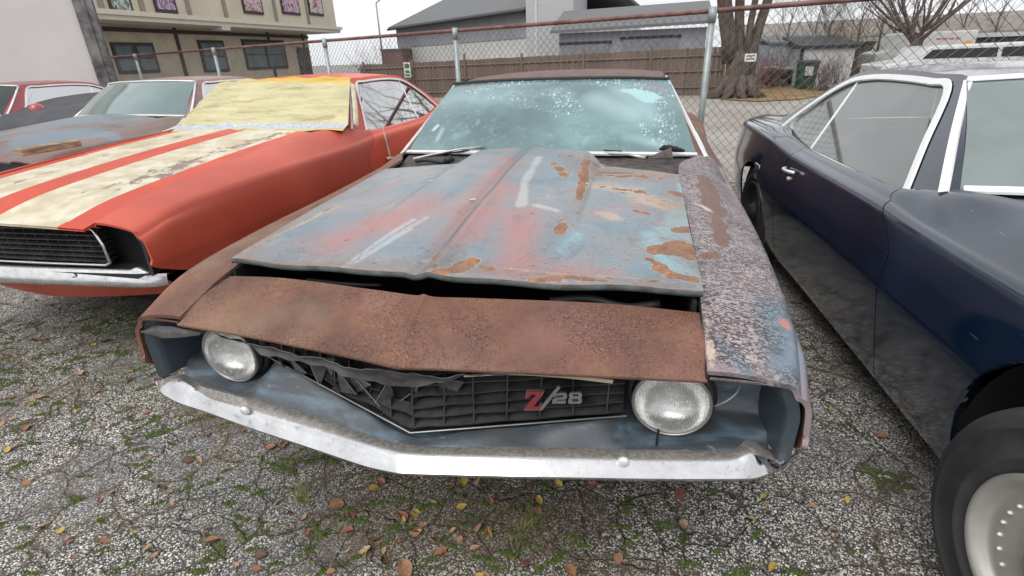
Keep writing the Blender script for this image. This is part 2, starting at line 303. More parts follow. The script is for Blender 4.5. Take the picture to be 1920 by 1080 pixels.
def mat_ground():
    m=N('cracked_asphalt'); co=m.c
    big=m.noise(.5,5,.6); warp=m.n('VectorMath',{0:co,1:m.n('VectorMath',{0:m.noise(5,4,.6,out='Color'),1:(.13,.13,0)},operation='MULTIPLY').outputs[0]},operation='ADD').outputs[0]
    v=m.vor(165,'F1','Color'); vr=m.n('SeparateColor',{0:v}); vd=m.vor(165,'F1')
    v2=m.n('SeparateColor',{0:m.vor(75,'F1','Color')})
    stone=m.ramp(vr.outputs[0],[(0,(.085,.082,.08)),(.20,(.21,.20,.185)),(.40,(.36,.335,.30)),(.62,(.56,.53,.48)),(.90,(.86,.83,.77))])
    stone=m.mix(m.st(vd,.34,.62),stone,(.05,.047,.045))
    st2=m.ma('GREATER_THAN',v2.outputs[1],.86); d2=m.ma('MULTIPLY',st2,m.st(m.vor(75,'F1'),.44,.34)); stone=m.mix(d2,stone,m.mix(v2.outputs[0],(.38,.35,.30),(.82,.79,.72)))
    patch=m.st(m.noise(1.7,4,.55,.8),.52,.60); stone=m.mix(m.ma('MULTIPLY',patch,.42),stone,(.12,.12,.13)); 
    stone=m.mix(m.ma('MULTIPLY',m.st(m.noise(3.2,4,.6),.48,.7),.20),stone,(.17,.13,.095))
    e1=m.n('TexVoronoi',{'Vector':warp,'Scale':5.2,'Randomness':1.},feature='DISTANCE_TO_EDGE').outputs['Distance']
    w2=m.n('VectorMath',{0:warp,1:(3.7,1.1,0)},operation='ADD').outputs[0]
    e2=m.n('TexVoronoi',{'Vector':w2,'Scale':9.5,'Randomness':1.},feature='DISTANCE_TO_EDGE').outputs['Distance']
    k1=m.st(e1,.019,.004); k2=m.ma('MULTIPLY',m.st(e2,.03,.008),m.st(m.noise(2.5,3),.47,.6)); k=m.ma('MAXIMUM',k1,k2)
    k=m.ma('MULTIPLY',k,m.st(m.noise(30,4,.7),.30,.5))
    c=m.mix(m.ma('MULTIPLY',k,.72),stone,(.028,.024,.02))
    # moss and dirt that follow the cracks
    near=m.ma('MAXIMUM',m.st(e1,.13,.01),m.ma('MULTIPLY',m.st(e2,.10,.01),.7)); mz=m.ma('MULTIPLY',near,m.st(m.noise(3.4,5,.7),.53,.62)); mz=m.ma('MULTIPLY',mz,m.st(m.noise(26,5,.7),.40,.52))
    dirt=m.ma('MULTIPLY',near,m.st(m.noise(2.6,4,.6,co=m.n('Mapping',{'Vector':m.c,'Location':(5,2,0)}).outputs[0]),.42,.6)); c=m.mix(m.ma('MULTIPLY',dirt,.5),c,(.12,.085,.055))
    mossc=m.mix(m.noise(60,4,.7),(.03,.04,.012),(.10,.12,.03)); c=m.mix(m.st(mz,.25,.6),c,mossc)
    litter=m.st(m.ma('ADD',m.attr('litter'),m.ma('MULTIPLY',m.ma('SUBTRACT',m.noise(12,6,.7),.5),1.2)),.45,.75)
    lc=m.ramp(m.noise(55,5,.75),[(.3,(.045,.033,.022)),(.5,(.10,.07,.045)),(.62,(.16,.115,.075)),(.78,(.08,.09,.03))]); c=m.mix(m.ma('MULTIPLY',litter,.62),c,lc)
    h=m.ma('ADD',m.ma('MULTIPLY',m.ma('SUBTRACT',1.,vd),.35),m.ma('MULTIPLY',d2,.3)); h=m.ma('SUBTRACT',h,m.ma('MULTIPLY',k,1.5)); h=m.ma('ADD',h,m.ma('MULTIPLY',mz,1.2))
    # lot beyond the fence
    return m.out(c,m.ma('ADD',.45,m.ma('MULTIPLY',m.noise(40,3),.4)),0,m.bump(h,1.,.004,m.bump(m.noise(3,4),.35,.03)),spec=.5)
def mat_pane(name,c,rough=.08): 
    m=N(name); return m.out(m.mix(m.st(m.noise(2,4),.3,.7),tuple(x*.7 for x in c),c),rough,0,coat=.6)

def seg_mask(P,segs):
    """soft mask: segs of (a,b,halfwidth[,value]) in metres, 3-D capsules"""
    P=np.asarray(P,float); out=np.zeros(len(P))
    for s_ in segs:
        a=np.array(s_[0],float); b=np.array(s_[1],float); w=s_[2]; val=s_[3] if len(s_)>3 else 1
        ab=b-a; L=max(ab@ab,1e-9); t=np.clip(((P-a)@ab)/L,0,1); d=np.linalg.norm(P-(a+t[:,None]*ab),axis=1)
        out=np.maximum(out,val*np.clip(1-.5*(d/w),0,1))
    return out
RUST=mat_rust_panel(); HOODM=mat_hood(); FLAKE=mat_flaked(); FILM=mat_windshield_film(); CHROME=mat_chrome(.75)
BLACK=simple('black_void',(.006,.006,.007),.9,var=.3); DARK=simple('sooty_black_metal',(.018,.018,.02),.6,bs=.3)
GRILLE=simple('dusty_black_plastic',(.038,.036,.038),.5,var=.4,sc=14,bs=.2)
RUBBER=simple('tyre_rubber',(.030,.030,.031),.68,var=.35,sc=6,bs=.2)
BLUEM=mat_paint('dark_blue_gloss_paint',(.004,.013,.034),.12,1.,var=.3,scr=.3,dust=.04,dustc=(.10,.10,.11))
GLASS=mat_glass('dusty_car_glass',(.90,.95,.93),.30,(.46,.50,.48)); GLASSD=mat_glass('dark_car_glass',(.16,.21,.20),.22,(.10,.12,.115),.55); GLASSW=mat_glass('hazy_windshield_glass',(.30,.36,.35),.75,(.20,.245,.24))
TRIM=simple('bright_window_trim',(.74,.74,.73),.32,var=.1,metal=.35,bs=.05)
STEEL=simple('galvanised_steel',(.30,.34,.34),.45,metal=.3,var=.15,sc=12)
# ================================================================ coupe bodies
XS=[(0,.86),(.15,.895),(.35,.915),(1.0,.93),(2.8,.925),(3.6,.935),(4.3,.90),(4.72,.80)]
ZS=[(0,.71),(.15,.745),(.35,.80),(.65,.822),(1.0,.832),(1.7,.838),(2.0,.85),(3.0,.855),(3.4,.885),(4.0,.89),(4.6,.85),(4.72,.80)]
XI=[(0,.68),(.32,.675),(.66,.665),(1.5,.655),(1.72,.74),(1.85,.77),(2.0,.82),(3.3,.82),(3.6,.74),(3.8,.67),(4.72,.64)]
ZI=[(.0,.74),(.123,.766),(.32,.82),(.66,.862),(1.1,.905),(1.5,.935),(1.75,.935),(2.0,.885),(2.3,.875),(3.0,.875),(3.4,.90),(3.8,.93),(4.6,.885),(4.72,.84)]
PROF=[(.20,.085),(.24,.07),(.33,.05),(.43,.03),(.52,.012),(.585,.001),(.62,0),(.68,.006),(.74,.016)]
def gx(z): return .82-(z-.87)*(.235/.39)
WIN=[(1.99,.885),(2.12,1.03),(2.29,1.225),(2.45,1.243),(2.75,1.247),(3.0,1.238),(3.2,1.205),(3.42,1.09),(3.61,.94)]
OUT=[(1.80,.925),(2.0,1.085),(2.20,1.258),(2.45,1.275),(2.75,1.28),(3.0,1.272),(3.22,1.24),(3.5,1.10),(3.80,.93)]
class Coupe:
    def __init__(s,root,k=1.,yf=None):
        s.r=root; s.k=k; s.yf=yf or (lambda x:.046+.13*abs(x)**1.1)
    def ym(s,y): return y if y>=1.8 else 1.8-(1.8-y)*s.k
    def side_pt(s,y,j,sg,n=9):
        xs=smooth(y,XS); zs=smooth(y,ZS); xi=smooth(y,XI); zi=smooth(y,ZI)
        P=[(xs-d,z) for z,d in PROF]
        P=[(x,min(z,zs-.085+.005*i)) for i,(x,z) in enumerate(P)]
        P+= [(xs-.030,zs-.035),(xs-.042,zs-.012),(xs-.065,zs)]
        x0=xs-.065
        for u in (.35,.7,1.): P.append((x0+(xi-x0)*u, zs+(zi-zs)*(1-(1-u)**1.6)))
        x,z=P[j]; return sg*x,y,z
    def panel(s,name,ya,yb,sg,mat,arch=None,ny=40,front=False,attrs=None,label=None,sub=4,ra=.355,az=.33):
        nj=len(PROF)+6; V=[]
        for a in range(ny):
            t=a/(ny-1); col=[]
            for j in range(nj):
                z0=s.side_pt((ya(.6) if callable(ya) else ya),j,1)[2]; z1=s.side_pt((yb(.6) if callable(yb) else yb),j,1)[2]
                A=ya(z0) if callable(ya) else ya; B=yb(z1) if callable(yb) else yb
                y=A+(B-A)*t
                x,_,z=s.side_pt(max(y,0),j,sg)
                if front: y0_=s.yf(x)+max(0,.575-z)*2.; y=y0_+(B-y0_)*t; x,_,z=s.side_pt(y,j,sg)
                col.append((x,y,z))
            V.append(catmull(col,(nj-1)*sub+1))
        G=np.array(V); n2=G.shape[1]; G=G.reshape(-1,3)
        F=gridF(n2,ny,flip=(sg<0))
        if arch is not None:
            cy,cz=arch,az
            def ins(i): return (G[i][1]-cy)**2+(G[i][2]-cz)**2<ra*ra
            F2=[]; edge=set()
            for f in F:
                if all(ins(i) for i in f): continue
                F2.append(f)
                for i in f:
                    if ins(i): edge.add(i)
            for i in edge:
                d=np.array([G[i][1]-cy,G[i][2]-cz]); L=np.linalg.norm(d)+1e-6; G[i][1],G[i][2]=cy+d[0]/L*ra,cz+d[1]/L*ra
            F=F2
        W_=G.copy()
        W_[:,1]=[s.ym(y) for y in G[:,1]]
        o=mk(name,W_,F,mat,s.r,True,attrs=attrs(W_) if attrs else None,label=label); solid(o,.012); return o
    def gp(s,y,z,sg,off=0): return (sg*(gx(z)+off),s.ym(y),z)
    def greenhouse(s,body,roofm,glass,wsm,trim,tw=.014,backglass=None,ws_attrs=None,detail=True,ws_parent=None,roof_attr=None):
        r=s.r
        WSB=[(-.75,1.80,.935),(-.45,1.68,.955),(0,1.62,.965),(.45,1.68,.955),(.75,1.80,.935)]
        WST=[(-.605,2.20,1.258),(-.35,2.135,1.272),(0,2.11,1.277),(.35,2.135,1.272),(.605,2.20,1.258)]
        mid=[tuple((np.array(a)+np.array(b))/2+np.array((0,-.012,.012))) for a,b in zip(WSB,WST)]
        loft('windshield',[WSB,mid,WST],120 if ws_attrs else 24,70 if ws_attrs else 12,wsm,r,attrs=ws_attrs,th=0)
        for sg in (-1,1):
            n=41; A=catmull([s.gp(y,z,sg) for y,z in OUT],n); B=catmull([s.gp(y,z,sg) for y,z in WIN],n)
            A=[(p[0]*1.0,p[1],p[2]) for p in A]
            mk('pillar',list(map(tuple,A))+list(map(tuple,B)),[(i,i+1,n+i+1,n+i) if sg>0 else (i,n+i,n+i+1,i+1) for i in range(n-1)],body,r,True)
            wse=catmull([(sg*.748,1.80,.935),(sg*.68,1.985,1.1),(sg*.603,2.20,1.258)],14); oe=catmull([s.gp(y,z,sg) for y,z in OUT[:3]],14)
            mk('pillar',[tuple(p) for p in wse]+[tuple(p) for p in oe],[(i,i+1,15+i,14+i) for i in range(13)],body,r,True)
            # glass, one pane to the divider and one behind it
            Bt=catmull([s.gp(y,z,sg,-.008) for y,z in WIN],n); top=[tuple(p) for p in Bt]
            base=lambda y:(sg*.80,y,.872)
            div_t=29; yb=3.05
            p1=top[:div_t]+[base(yb),base(1.99)]; p2=top[div_t-1:]+[base(3.58),base(yb)]
            mk('side_window',p1,[tuple(range(len(p1)))],glass,r); mk('quarter_window',p2,[tuple(range(len(p2)))],glass,r)
            nrm=(sg,0,.5)
            if trim:
                P=[s.gp(1.985,.868,sg,.004)]+[s.gp(y,z,sg,.004) for y,z in WIN]+[s.gp(3.60,.885,sg,.004)]
                MB().strip(catmull(P,60),tw,.008,nrm).build('window_trim',trim,r)
                MB().tube([top[div_t-1],base(yb)],.006,6).build('window_divider',trim,r)
                MB().strip([(sg*.833,y,.876) for y in np.linspace(1.97,3.58,12)],.018,.006,(sg,0,.8)).build('belt_moulding',trim,r)
                MB().strip(catmull([s.gp(y+.01,z+.0,sg,.006) for y,z in OUT[:3]],12),tw,.01,(sg*.6,-.5,.5)).build('windshield_trim',trim,r)
        if trim:
            f=.004
            MB().strip([(x,y-.012,z+.006) for x,y,z in catmull(WSB,30)],tw*1.1,.008,(0,-.5,.8)).build('windshield_trim',trim,r)
            MB().strip([(x,y-.002,z+.004) for x,y,z in catmull(WST,30)],tw*.7,.008,(0,-.5,.8)).build('windshield_trim',trim if detail else DARK,r,True)
        rows=[]
        for y in (2.20,2.32,2.5,2.75,3.0,3.22):
            z=smooth(y,OUT[2:]); x=gx(z); cz=[.019,.022,.025,.027,.028,.03][[2.20,2.32,2.5,2.75,3.0,3.22].index(y)]
            bow=.09 if y==2.20 else (.05 if y==2.32 else 0); bow=bow if y<3 else (-.06 if y>3.2 else 0)
            rows.append([(u*x,s.ym(y)-bow*(1-u*u),z+cz*(1-abs(u)**2.6)) for u in (-1,-.93,-.7,-.35,0,.35,.7,.93,1)])
        loft('roof',rows,50,30,roofm,r,th=.006,attrs=roof_attr)
        RT=rows[-1]; xb=.67
        RB=[(u*xb,3.80+.07*(1-u*u),.932+.012*(1-u*u)) for u in (-1,-.93,-.7,-.35,0,.35,.7,.93,1)]
        loft('rear_window',[RT,RB],24,8,backglass or glass,r)
        # deck, tail, cabin
        dk=[]
        for y in (3.82,4.1,4.4,4.62,4.70):
            xi=smooth(y,XI); zi=smooth(y,ZI)
            dk.append([(u*xi,y+(.06*(1-u*u) if y<4 else 0),zi+.02*(1-u*u)) for u in (-1,-.5,0,.5,1)])
        loft('trunk_lid',dk,20,16,body,r,th=.006)
        MB().add([(-.80,4.70,.80),(.80,4.70,.80),(.78,4.72,.45),(-.78,4.72,.45),(-.64,4.69,.845),(.64,4.69,.845)],[(0,1,2,3),(4,5,1,0)]).build('tail_panel',body,r)
        c=MB(); c.box((-.80,1.9,.25),(.80,1.93,.85)); c.box((-.78,3.55,.3),(.78,3.58,.84)); c.box((-.80,1.9,.2),(.80,4.6,.24)); c.box((-.72,3.4,.82),(.72,3.72,.85)); c.box((-.74,1.78,.82),(.74,2.02,.90))
        for a in (-.79,.78): c.box((a,1.9,.25),(a+.01,3.6,.83))
        c.build('cabin_liner',DARK,r)
        for x in (-.38,.38):
            m=MB(); m.box((x-.25,2.5,.35),(x+.25,2.95,.55)); m.add([(x-.25,2.88,.5),(x+.25,2.88,.5),(x+.22,3.06,.98),(x-.22,3.06,.98),(x-.25,2.98,.5),(x+.25,2.98,.5),(x+.20,3.14,.98),(x-.20,3.14,.98)],[(0,1,2,3),(5,4,7,6),(3,2,6,7),(0,3,7,4),(1,5,6,2)])
            o=m.build('seat',DARK,r); bevel(o,.04,3)
        sw=MB(); ring=[(-.38+.19*cos(t),2.18+.06*sin(t),.93+.17*sin(t)) for t in np.linspace(0,2*pi,25)]; sw.tube(ring,.012,6,False); sw.build('steering_wheel',DARK,r,True)
    def wheel(s,y,sg,rim,r_=.335,w=.22,rivets=False,xo=None,turn=0,zc=None):
        xo=xo if xo is not None else .90; M=Matrix.Translation((sg*xo,s.ym(y),zc or r_))@Matrix.Rotation(turn,4,'Z')@Matrix.Rotation(0 if sg>0 else pi,4,'Z')
        tp=[(.205,-w),(.25,-w+.005),(r_-.03,-w+.01),(r_-.004,-w+.03),(r_,-w+.05),(r_,-.05),(r_-.004,-.03),(r_-.014,-.014),(r_-.03,-.004),(r_-.042,.000),(r_-.045,.003),(r_-.050,.003),(r_-.053,.001),(r_-.075,.005),(.252,.006),(.248,.0085),(.243,.0085),(.239,.005),(.228,.0),(.212,-.008),(.2,-.02)]
        m=MB(); m.lathe(tp,72,M); o=m.build('wheel',RUBBER,s.r,True)
        m=MB(); rp=[(.212,-.012),(.214,.002),(.208,.008),(.198,.004),(.188,-.006),(.182,-.02),(.176,-.026),(.165,-.024),(.12,-.03),(.08,-.028),(.06,-.012),(.055,.01),(.02,.018),(.0005,.018)]
        m.lathe(rp,72,M); m.build('rim',rim,o,True)
        if rivets:
            for k in range(26):
                a=2*pi*k/26; q=MB(); q.lathe([(.0055,-.002),(.005,.003),(.003,.0055),(.0003,.006)],10,M@Matrix.Translation((-.025,.148*cos(a),.148*sin(a)))); q.build('rivet',TRIM,o,True)
        return o
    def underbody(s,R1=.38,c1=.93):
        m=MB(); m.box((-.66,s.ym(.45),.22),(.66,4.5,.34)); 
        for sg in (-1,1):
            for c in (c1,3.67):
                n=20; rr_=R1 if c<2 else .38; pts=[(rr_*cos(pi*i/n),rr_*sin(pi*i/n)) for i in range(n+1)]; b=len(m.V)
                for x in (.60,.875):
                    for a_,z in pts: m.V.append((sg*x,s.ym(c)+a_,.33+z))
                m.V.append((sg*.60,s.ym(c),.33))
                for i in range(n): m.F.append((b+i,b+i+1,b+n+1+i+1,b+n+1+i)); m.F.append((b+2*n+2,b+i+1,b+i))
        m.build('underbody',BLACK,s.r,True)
    def sides(s,mf,md,mq,fa=None,front=True,labels={},ra=.355,fy=.93,az=.33):
        cut=lambda z:1.765+.235*(lambda t:t*t*(3-2*t))(min(max((z-.70)/.18,0),1)); cut2=lambda z:3.12-.10*min(max((z-.62)/.25,0),1)
        c1=lambda z:cut(z)-.006; c2=lambda z:cut2(z)-.006
        for sg in (-1,1):
            s.panel('fender',.15,c1,sg,mf,arch=fy,ny=120,front=True,sub=6,attrs=fa,label=labels.get(sg),ra=ra,az=az)
            s.panel('door',cut,c2,sg,md,ny=26,attrs=fa); s.panel('quarter_panel',cut2,4.70,sg,mq,arch=3.67,ny=50,attrs=fa)
    def handle(s,y,z,sg,mat):
        x=smooth(y,XS)+.004
        m=MB(); m.tube(catmull([(sg*(x),y-.075,z+.004),(sg*(x+.022),y-.05,z+.006),(sg*(x+.026),y+.0,z+.003),(sg*(x+.018),y+.06,z),(sg*x,y+.08,z)],14),.009,8); m.tube([(sg*(x-.01),y+.01,z-.045),(sg*(x+.006),y+.01,z-.045)],.011,12)
        m.build('door_handle',mat,s.r,True)
    def hood(s,mat,attrs=None,crown=.045,y0=None,y1=1.56,lift=0,edge_drop=.0,th=.006):
        rows=[]
        for y in ([0.0,.12,.32,.66,1.1,y1] if y0 is None else [y0,.66,1.1,y1]):
            row=[]
            for u in (-1,-.8,-.5,-.2,0,.2,.5,.8,1):
                xi=smooth(max(y,.1),XI)-.004; x=u*xi; yy=max(y,s.yf(x)) if y>0 else s.yf(x)
                yy=y+(s.yf(x) if y==0 else 0)+(.05*(1-abs(u)) if y==y1 else 0)
                row.append((x,s.ym(yy),smooth(yy,ZI)+crown*(1-u*u)*(.4+.6*min(yy/.5,1))+.004))
            rows.append(row)
        return loft('hood',rows,90,110,mat,s.r,th=th,attrs=attrs)
    def cowl(s,mat):
        loft('cowl_panel',[[(-.655,1.46,.915),(-.4,1.46,.935),(0,1.46,.94),(.4,1.46,.935),(.655,1.46,.915)],[(-.75,1.82,.925),(-.45,1.72,.945),(0,1.66,.955),(.45,1.72,.945),(.75,1.82,.925)]],24,6,mat,s.r)
    def wipers(s,mat,sides=(-1,1)):
        pass

# ---------------------------------------------------------------- the rusty main car
main=thing('muscle_car','rusty brown muscle car with blotchy blue hood, round headlights and red letter badge','car',(0,0,0))
mc=Coupe(main)
PX=lambda x,y,z: at(x,y,'z',z)
def fender_attr(P):
    P=np.asarray(P); right=P[:,0]>0
    fl=seg_mask(P,[((.74,.30,.80),(.80,.55,.84),.10),((.72,.6,.85),(.82,1.1,.86),.11),((.70,1.1,.88),(.78,1.75,.90),.12),((.74,.20,.77),(.80,.40,.80),.06),((.80,.13,.75),(.87,.19,.75),.03,.8),((.86,.5,.80),(.90,1.4,.80),.05,.8),((.70,.35,.81),(.70,.9,.87),.06)])
    fl=np.where(right,fl,0)
    rust=seg_mask(P,[(PX(1320,340,.90),PX(1338,400,.88),.050,.85),(PX(1340,400,.88),PX(1352,460,.86),.028,.9),(PX(1335,485,.85),PX(1318,490,.85),.022,.9),
        (PX(1462,613,.79),PX(1468,614,.79),.017),(PX(1484,652,.775),PX(1486,653,.775),.010),((.90,.18,.55),(.905,.25,.62),.05,1.),((.92,.3,.4),(.93,.7,.5),.15,1.)])
    rust=np.where(right,rust,0)
    pr_=np.where(right,seg_mask(P,[(PX(1468,613,.79),PX(1488,653,.78),.07)]),0)
    tan=np.where(right,seg_mask(P,[(PX(1300,393,.88),PX(1325,400,.88),.02),((.685,.15,.77),(.685,.28,.80),.014,.9)]),0)
    bl=np.where(right,seg_mask(P,[(PX(1450,600,.79),PX(1490,680,.78),.065),(PX(1400,700,.77),PX(1340,655,.78),.025,.8),((.90,.5,.77),(.91,1.0,.79),.04,.8)]),0)
    return {'flake':fl,'rust':rust,'pinkrust':pr_,'tan':tan,'blue':bl}
cut=lambda z:1.765+.235*(lambda t:t*t*(3-2*t))(min(max((z-.70)/.18,0),1)); cut2=lambda z:3.12-.10*min(max((z-.62)/.25,0),1)
mc.panel('fender',.15,lambda z:cut(z)-.006,1,FLAKE,arch=.93,ny=150,front=True,attrs=fender_attr,label='fender with grey-pink flaking paint and rust blotches',sub=8)
mc.panel('fender',.15,lambda z:cut(z)-.006,-1,RUST,arch=.93,ny=90,front=True,label='fender rusted evenly brown')
for sg in (-1,1):
    mc.panel('door',cut,lambda z:cut2(z)-.006,sg,RUST,ny=26); mc.panel('quarter_panel',cut2,4.70,sg,RUST,arch=3.67,ny=50)
    # returned edge and inner wall of the headlight cavity
    Z=[.535,.60,.66,.71,.738]; o_=[(sg*(smooth(.17,XS)-(.012 if z<.7 else .025)),.168,z) for z in Z]
    i_=[(sg*(.862-(.0 if z<.7 else .02)),.185,z-.004) for z in Z]; b_=[(sg*(.83-(.0 if z<.7 else .03)),.34,z) for z in Z]
    FI=mat_paint('inner_fender_blue_grey',(.045,.065,.085),.5,.2,dust=.3,dustc=(.05,.05,.05)) if sg<0 else FI
    loft('fender_return',[o_,i_,b_],14,12,FI,main,linv=True,flip=(sg<0))
# header panel with folded lip
def hp(x,y,z): return (x,y,z)
top=[(-.676,.322,.820),(-.45,.290,.842),(-.15,.253,.846),(-.03,.240,.846),(0,.232,.855),(.03,.240,.846),(.15,.253,.846),(.45,.290,.840),(.676,.324,.818)]
bot=[(-.683,.120,.766),(-.45,.094,.772),(-.15,.062,.768),(-.03,.048,.764),(0,.043,.764),(.03,.048,.763),(.15,.060,.766),(.45,.092,.768),(.680,.124,.764)]
mid1=[tuple(.5*(np.array(a)+np.array(b))+np.array((0,-.008,.009))) for a,b in zip(top,bot)]
lip=[(x,y-.004,z-.006) for x,y,z in bot]; lip2=[(x,y+.006,z-.016) for x,y,z in bot]; lip3=[(x,y+.05,z-.02) for x,y,z in bot]
loft('header_panel',[top,mid1,bot],160,40,RUST,main,flip=True,th=.0)
loft('header_lip',[bot,lip,lip2,lip3],80,12,RUST,bpy.data.objects['header_panel'],flip=True)
def edge_strip(sg):
    P=[(sg*x,.046+.13*x**1.1,z) for x,z in ((.686,.762),(.76,.757),(.82,.75),(.850,.744),(.868,.734),(.876,.722))]
    return P
for sg in (-1,1):
    P=edge_strip(sg); loft('fender_lip',[P,[(x,y+.004,z-.010) for x,y,z in P],[(x*.99,y+.03,z-.014) for x,y,z in P]],14,5,RUST if sg<0 else FLAKE,main,flip=(sg>0),attrs=(fender_attr if sg>0 else None))
for a in (-1,1): MB().tube([(a*.6785,.118,.7665),(a*.6745,.324,.822),(a*.662,.66,.863)],.0028,6).build('panel_gap',BLACK,main)
# hood: raised front edge, centre crease, cowl scoop widening to the rear
HE=[(.34,.862),(.70,.901),(1.1,.929),(1.55,.944)]
HX=[(.34,.678),(.70,.664),(1.1,.655),(1.55,.646)]
def hood_z(x,y):
    ax=abs(x); xe=smooth(y,HX); u=min(ax/xe,1); z=smooth(y,HE)+.022*(1-u*u)
    hw=.30+.012*(1.5-y); sh=min(max((y-.45)/.9,0),1.15); sc=1/(1+math.exp((ax-hw)/.011)); z+=sc*.024*sh
    z+=.013*math.exp(-(ax/.028)**1.2)*(1-.45*sh)-.013*math.exp(-((x+.042)/.020)**2)*(.6+.4*sh)-.004*math.exp(-((ax-hw-.03)/.015)**2)*sh
    z+=.004*sin(9*x+2)*sin(5*y)+.002*sin(23*x)*sin(13*y+1)
    return z
nx,ny=271,241; V=[]
for j in range(ny):
    t=j/(ny-1)
    for i in range(nx):
        u=-1+2*i/(nx-1); au=abs(u)
        yf_=.275+.072*au+.006*math.exp(-(u/.03)**2)*-1+.003*sin(11*u); rr=[(0,1.62),(.38,1.60),(.45,1.52),(.55,1.42),(.75,1.38),(1,1.34)]
        yr=interp(au,rr); y=yf_+(yr-yf_)*t; x=u*smooth(y,HX); V.append((x,y,hood_z(x,y)))
V=np.array(V)
def HZ(px,py):
    z=.92
    for _ in range(7): p=at(px,py,'z',z); z=.5*z+.5*hood_z(max(-.7,min(.7,p.x)),max(.2,min(1.7,p.y)))
    return p
def hattr(P):
    def C(lst,k=1.): return [(HZ(*a),HZ(*b),w*k)+tuple(r) for a,b,w,*r in lst]
    rust=C([((1235,468),(1300,478),.034),((1262,468),(1275,460),.040),((1275,432),(1295,430),.026),((1235,500),(1262,515),.020),((1262,515),(1300,524),.018),((1228,492),(1240,500),.012),
      ((855,505),(880,490),.026),((835,508),(825,512),.020),((812,498),(800,500),.016),((815,482),(818,478),.016),((1048,435),(1056,424),.018),((1050,430),(1056,420),.012),
      ((1050,292),(1098,294),.035,.62),((1100,300),(1092,345),.022,.9),((1092,345),(1086,372),.014),((1115,306),(1240,312),.055,.62),((1120,328),(1230,335),.05,.60),((1130,350),(1210,362),.035,.6),((1130,325),(1180,325),.03,.75),((1040,305),(1060,330),.03,.55),((1195,395),(1215,400),.02,.9),((1262,362),(1280,368),.022),
      ((905,500),(925,505),.012,.9),((1010,525),(1045,520),.012),((1060,518),(1110,524),.010),((1215,485),(1222,488),.010),((640,380),(500,455),.012,.42),((520,440),(430,490),.014,.45),((470,490),(780,520),.010,.45),((950,520),(1300,530),.012,.5),((1130,290),(1160,305),.03),((770,303),(800,300),.03,.8),((745,311),(700,318),.018,.8)],.95)
    fr=[(V[i],V[min(i+8,nx-1)],.006,.8) for i in range(0,nx-8,8)]
    pink=C([((640,452),(790,390),.075),((690,420),(760,395),.05),((870,430),(925,350),.055,1.1),((880,400),(905,380),.05),((920,340),(960,300),.04,.9),((555,455),(660,450),.04,.6),((970,500),(975,400),.055,.95),((975,400),(960,345),.03,.6),((700,360),(800,320),.03,.6),((1200,385),(1120,400),.03,.6),((905,505),(1100,505),.04,.6),((1000,515),(1150,510),.02,.8)],1.5)
    white=C([((978,385),(985,340),.018,1),((985,340),(1010,295),.018,.9),((1005,385),(1045,395),.015,.9),((1040,395),(1085,440),.010,.6),((970,510),(1000,515),.012,.5)])
    cyan=C([((1040,345),(1080,332),.04,.4),((1260,440),(1280,400),.04,1.1),((1220,440),(1255,500),.04,1),((1270,500),(1300,520),.03,1.),((1050,470),(1080,440),.05,.6),((820,445),(880,370),.008,.3),((720,345),(860,300),.05,.5),((450,480),(520,450),.04,.7),((800,490),(830,470),.014,.9),((1240,430),(1300,450),.03,.9),((1275,345),(1290,390),.02,.8)])
    tan=C([((1110,345),(1190,360),.05,.6),((1200,370),(1250,385),.045,.75),((1110,325),(1230,325),.05,.65),((1130,400),(1150,410),.03,.5),((460,470),(520,440),.012,.6),((520,440),(640,385),.010,.6),((1140,300),(1230,305),.03,.6),((750,312),(700,320),.02,.6),((900,500),(1200,522),.007,.5)])
    scr=C([((655,492),(700,460),.010),((700,460),(775,412),.012),((640,502),(730,450),.009),((730,450),(800,408),.010),((660,495),(770,430),.008)])
    P=np.asarray(P); r=np.maximum(seg_mask(P,rust),seg_mask(P,fr))
    wear=seg_mask(P,[(HZ(440,488),HZ(690,325),.09,.9),(HZ(440,492),HZ(1290,535),.05,.95),(HZ(1290,520),HZ(1260,320),.10,.9),(HZ(1000,480),HZ(1250,470),.12,.55),(HZ(1110,315),HZ(1250,330),.15,1.25),(HZ(800,500),HZ(830,470),.08,1.0),(HZ(560,470),HZ(760,500),.07,.7),(HZ(1050,430),HZ(1090,360),.05,.8)])
    X=P[:,0];Y=P[:,1]; hw_=.30+.012*(1.5-Y); grime_shade=np.exp(-((X+.030)/.010)**2)*np.clip((Y-.38)/.15,0,1)*np.clip((1.62-Y)/.1,0,1)*.95+np.exp(-((np.abs(X)-hw_-.018)/.008)**2)*np.clip((Y-.6)/.3,0,1)*.6+np.exp(-((X+.030)/.05)**2)*.25  # crease and scoop-edge lines: grime plus slope shading put into the colour
    return {'crease':grime_shade,'rust':r,'wear':wear,'pink':seg_mask(P,pink),'white':seg_mask(P,white),'cyan':seg_mask(P,cyan),'tan':seg_mask(P,tan),'scratch':seg_mask(P,scr)}
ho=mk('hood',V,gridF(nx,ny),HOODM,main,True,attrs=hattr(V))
E_=[V[i] for i in range(0,nx,5)]
HU=simple('hood_underside_grey',(.10,.12,.12),.6,var=.4,sc=20)
loft('hood_edge_flange',[E_,[(x,y+.001,z-.012) for x,y,z in E_],[(x,y+.016,z-.022) for x,y,z in E_],[(x*.97,y+.06,z-.024) for x,y,z in E_]],120,8,HU,ho,flip=True)
for sg in (0,-1):
    q=[V[j*nx+sg] for j in range(0,ny,8)]; s_=-1 if sg==0 else 1
    loft('hood_side_flange',[q,[(x+s_*.001,y,z-.018) for x,y,z in q]],30,3,HU,ho,flip=(s_>0))
MB().add([(-.62,.45,.842),(.62,.45,.842),(.60,1.3,.90),(-.60,1.3,.90)],[(0,3,2,1)]).build('hood_inner_panel',DARK,ho)
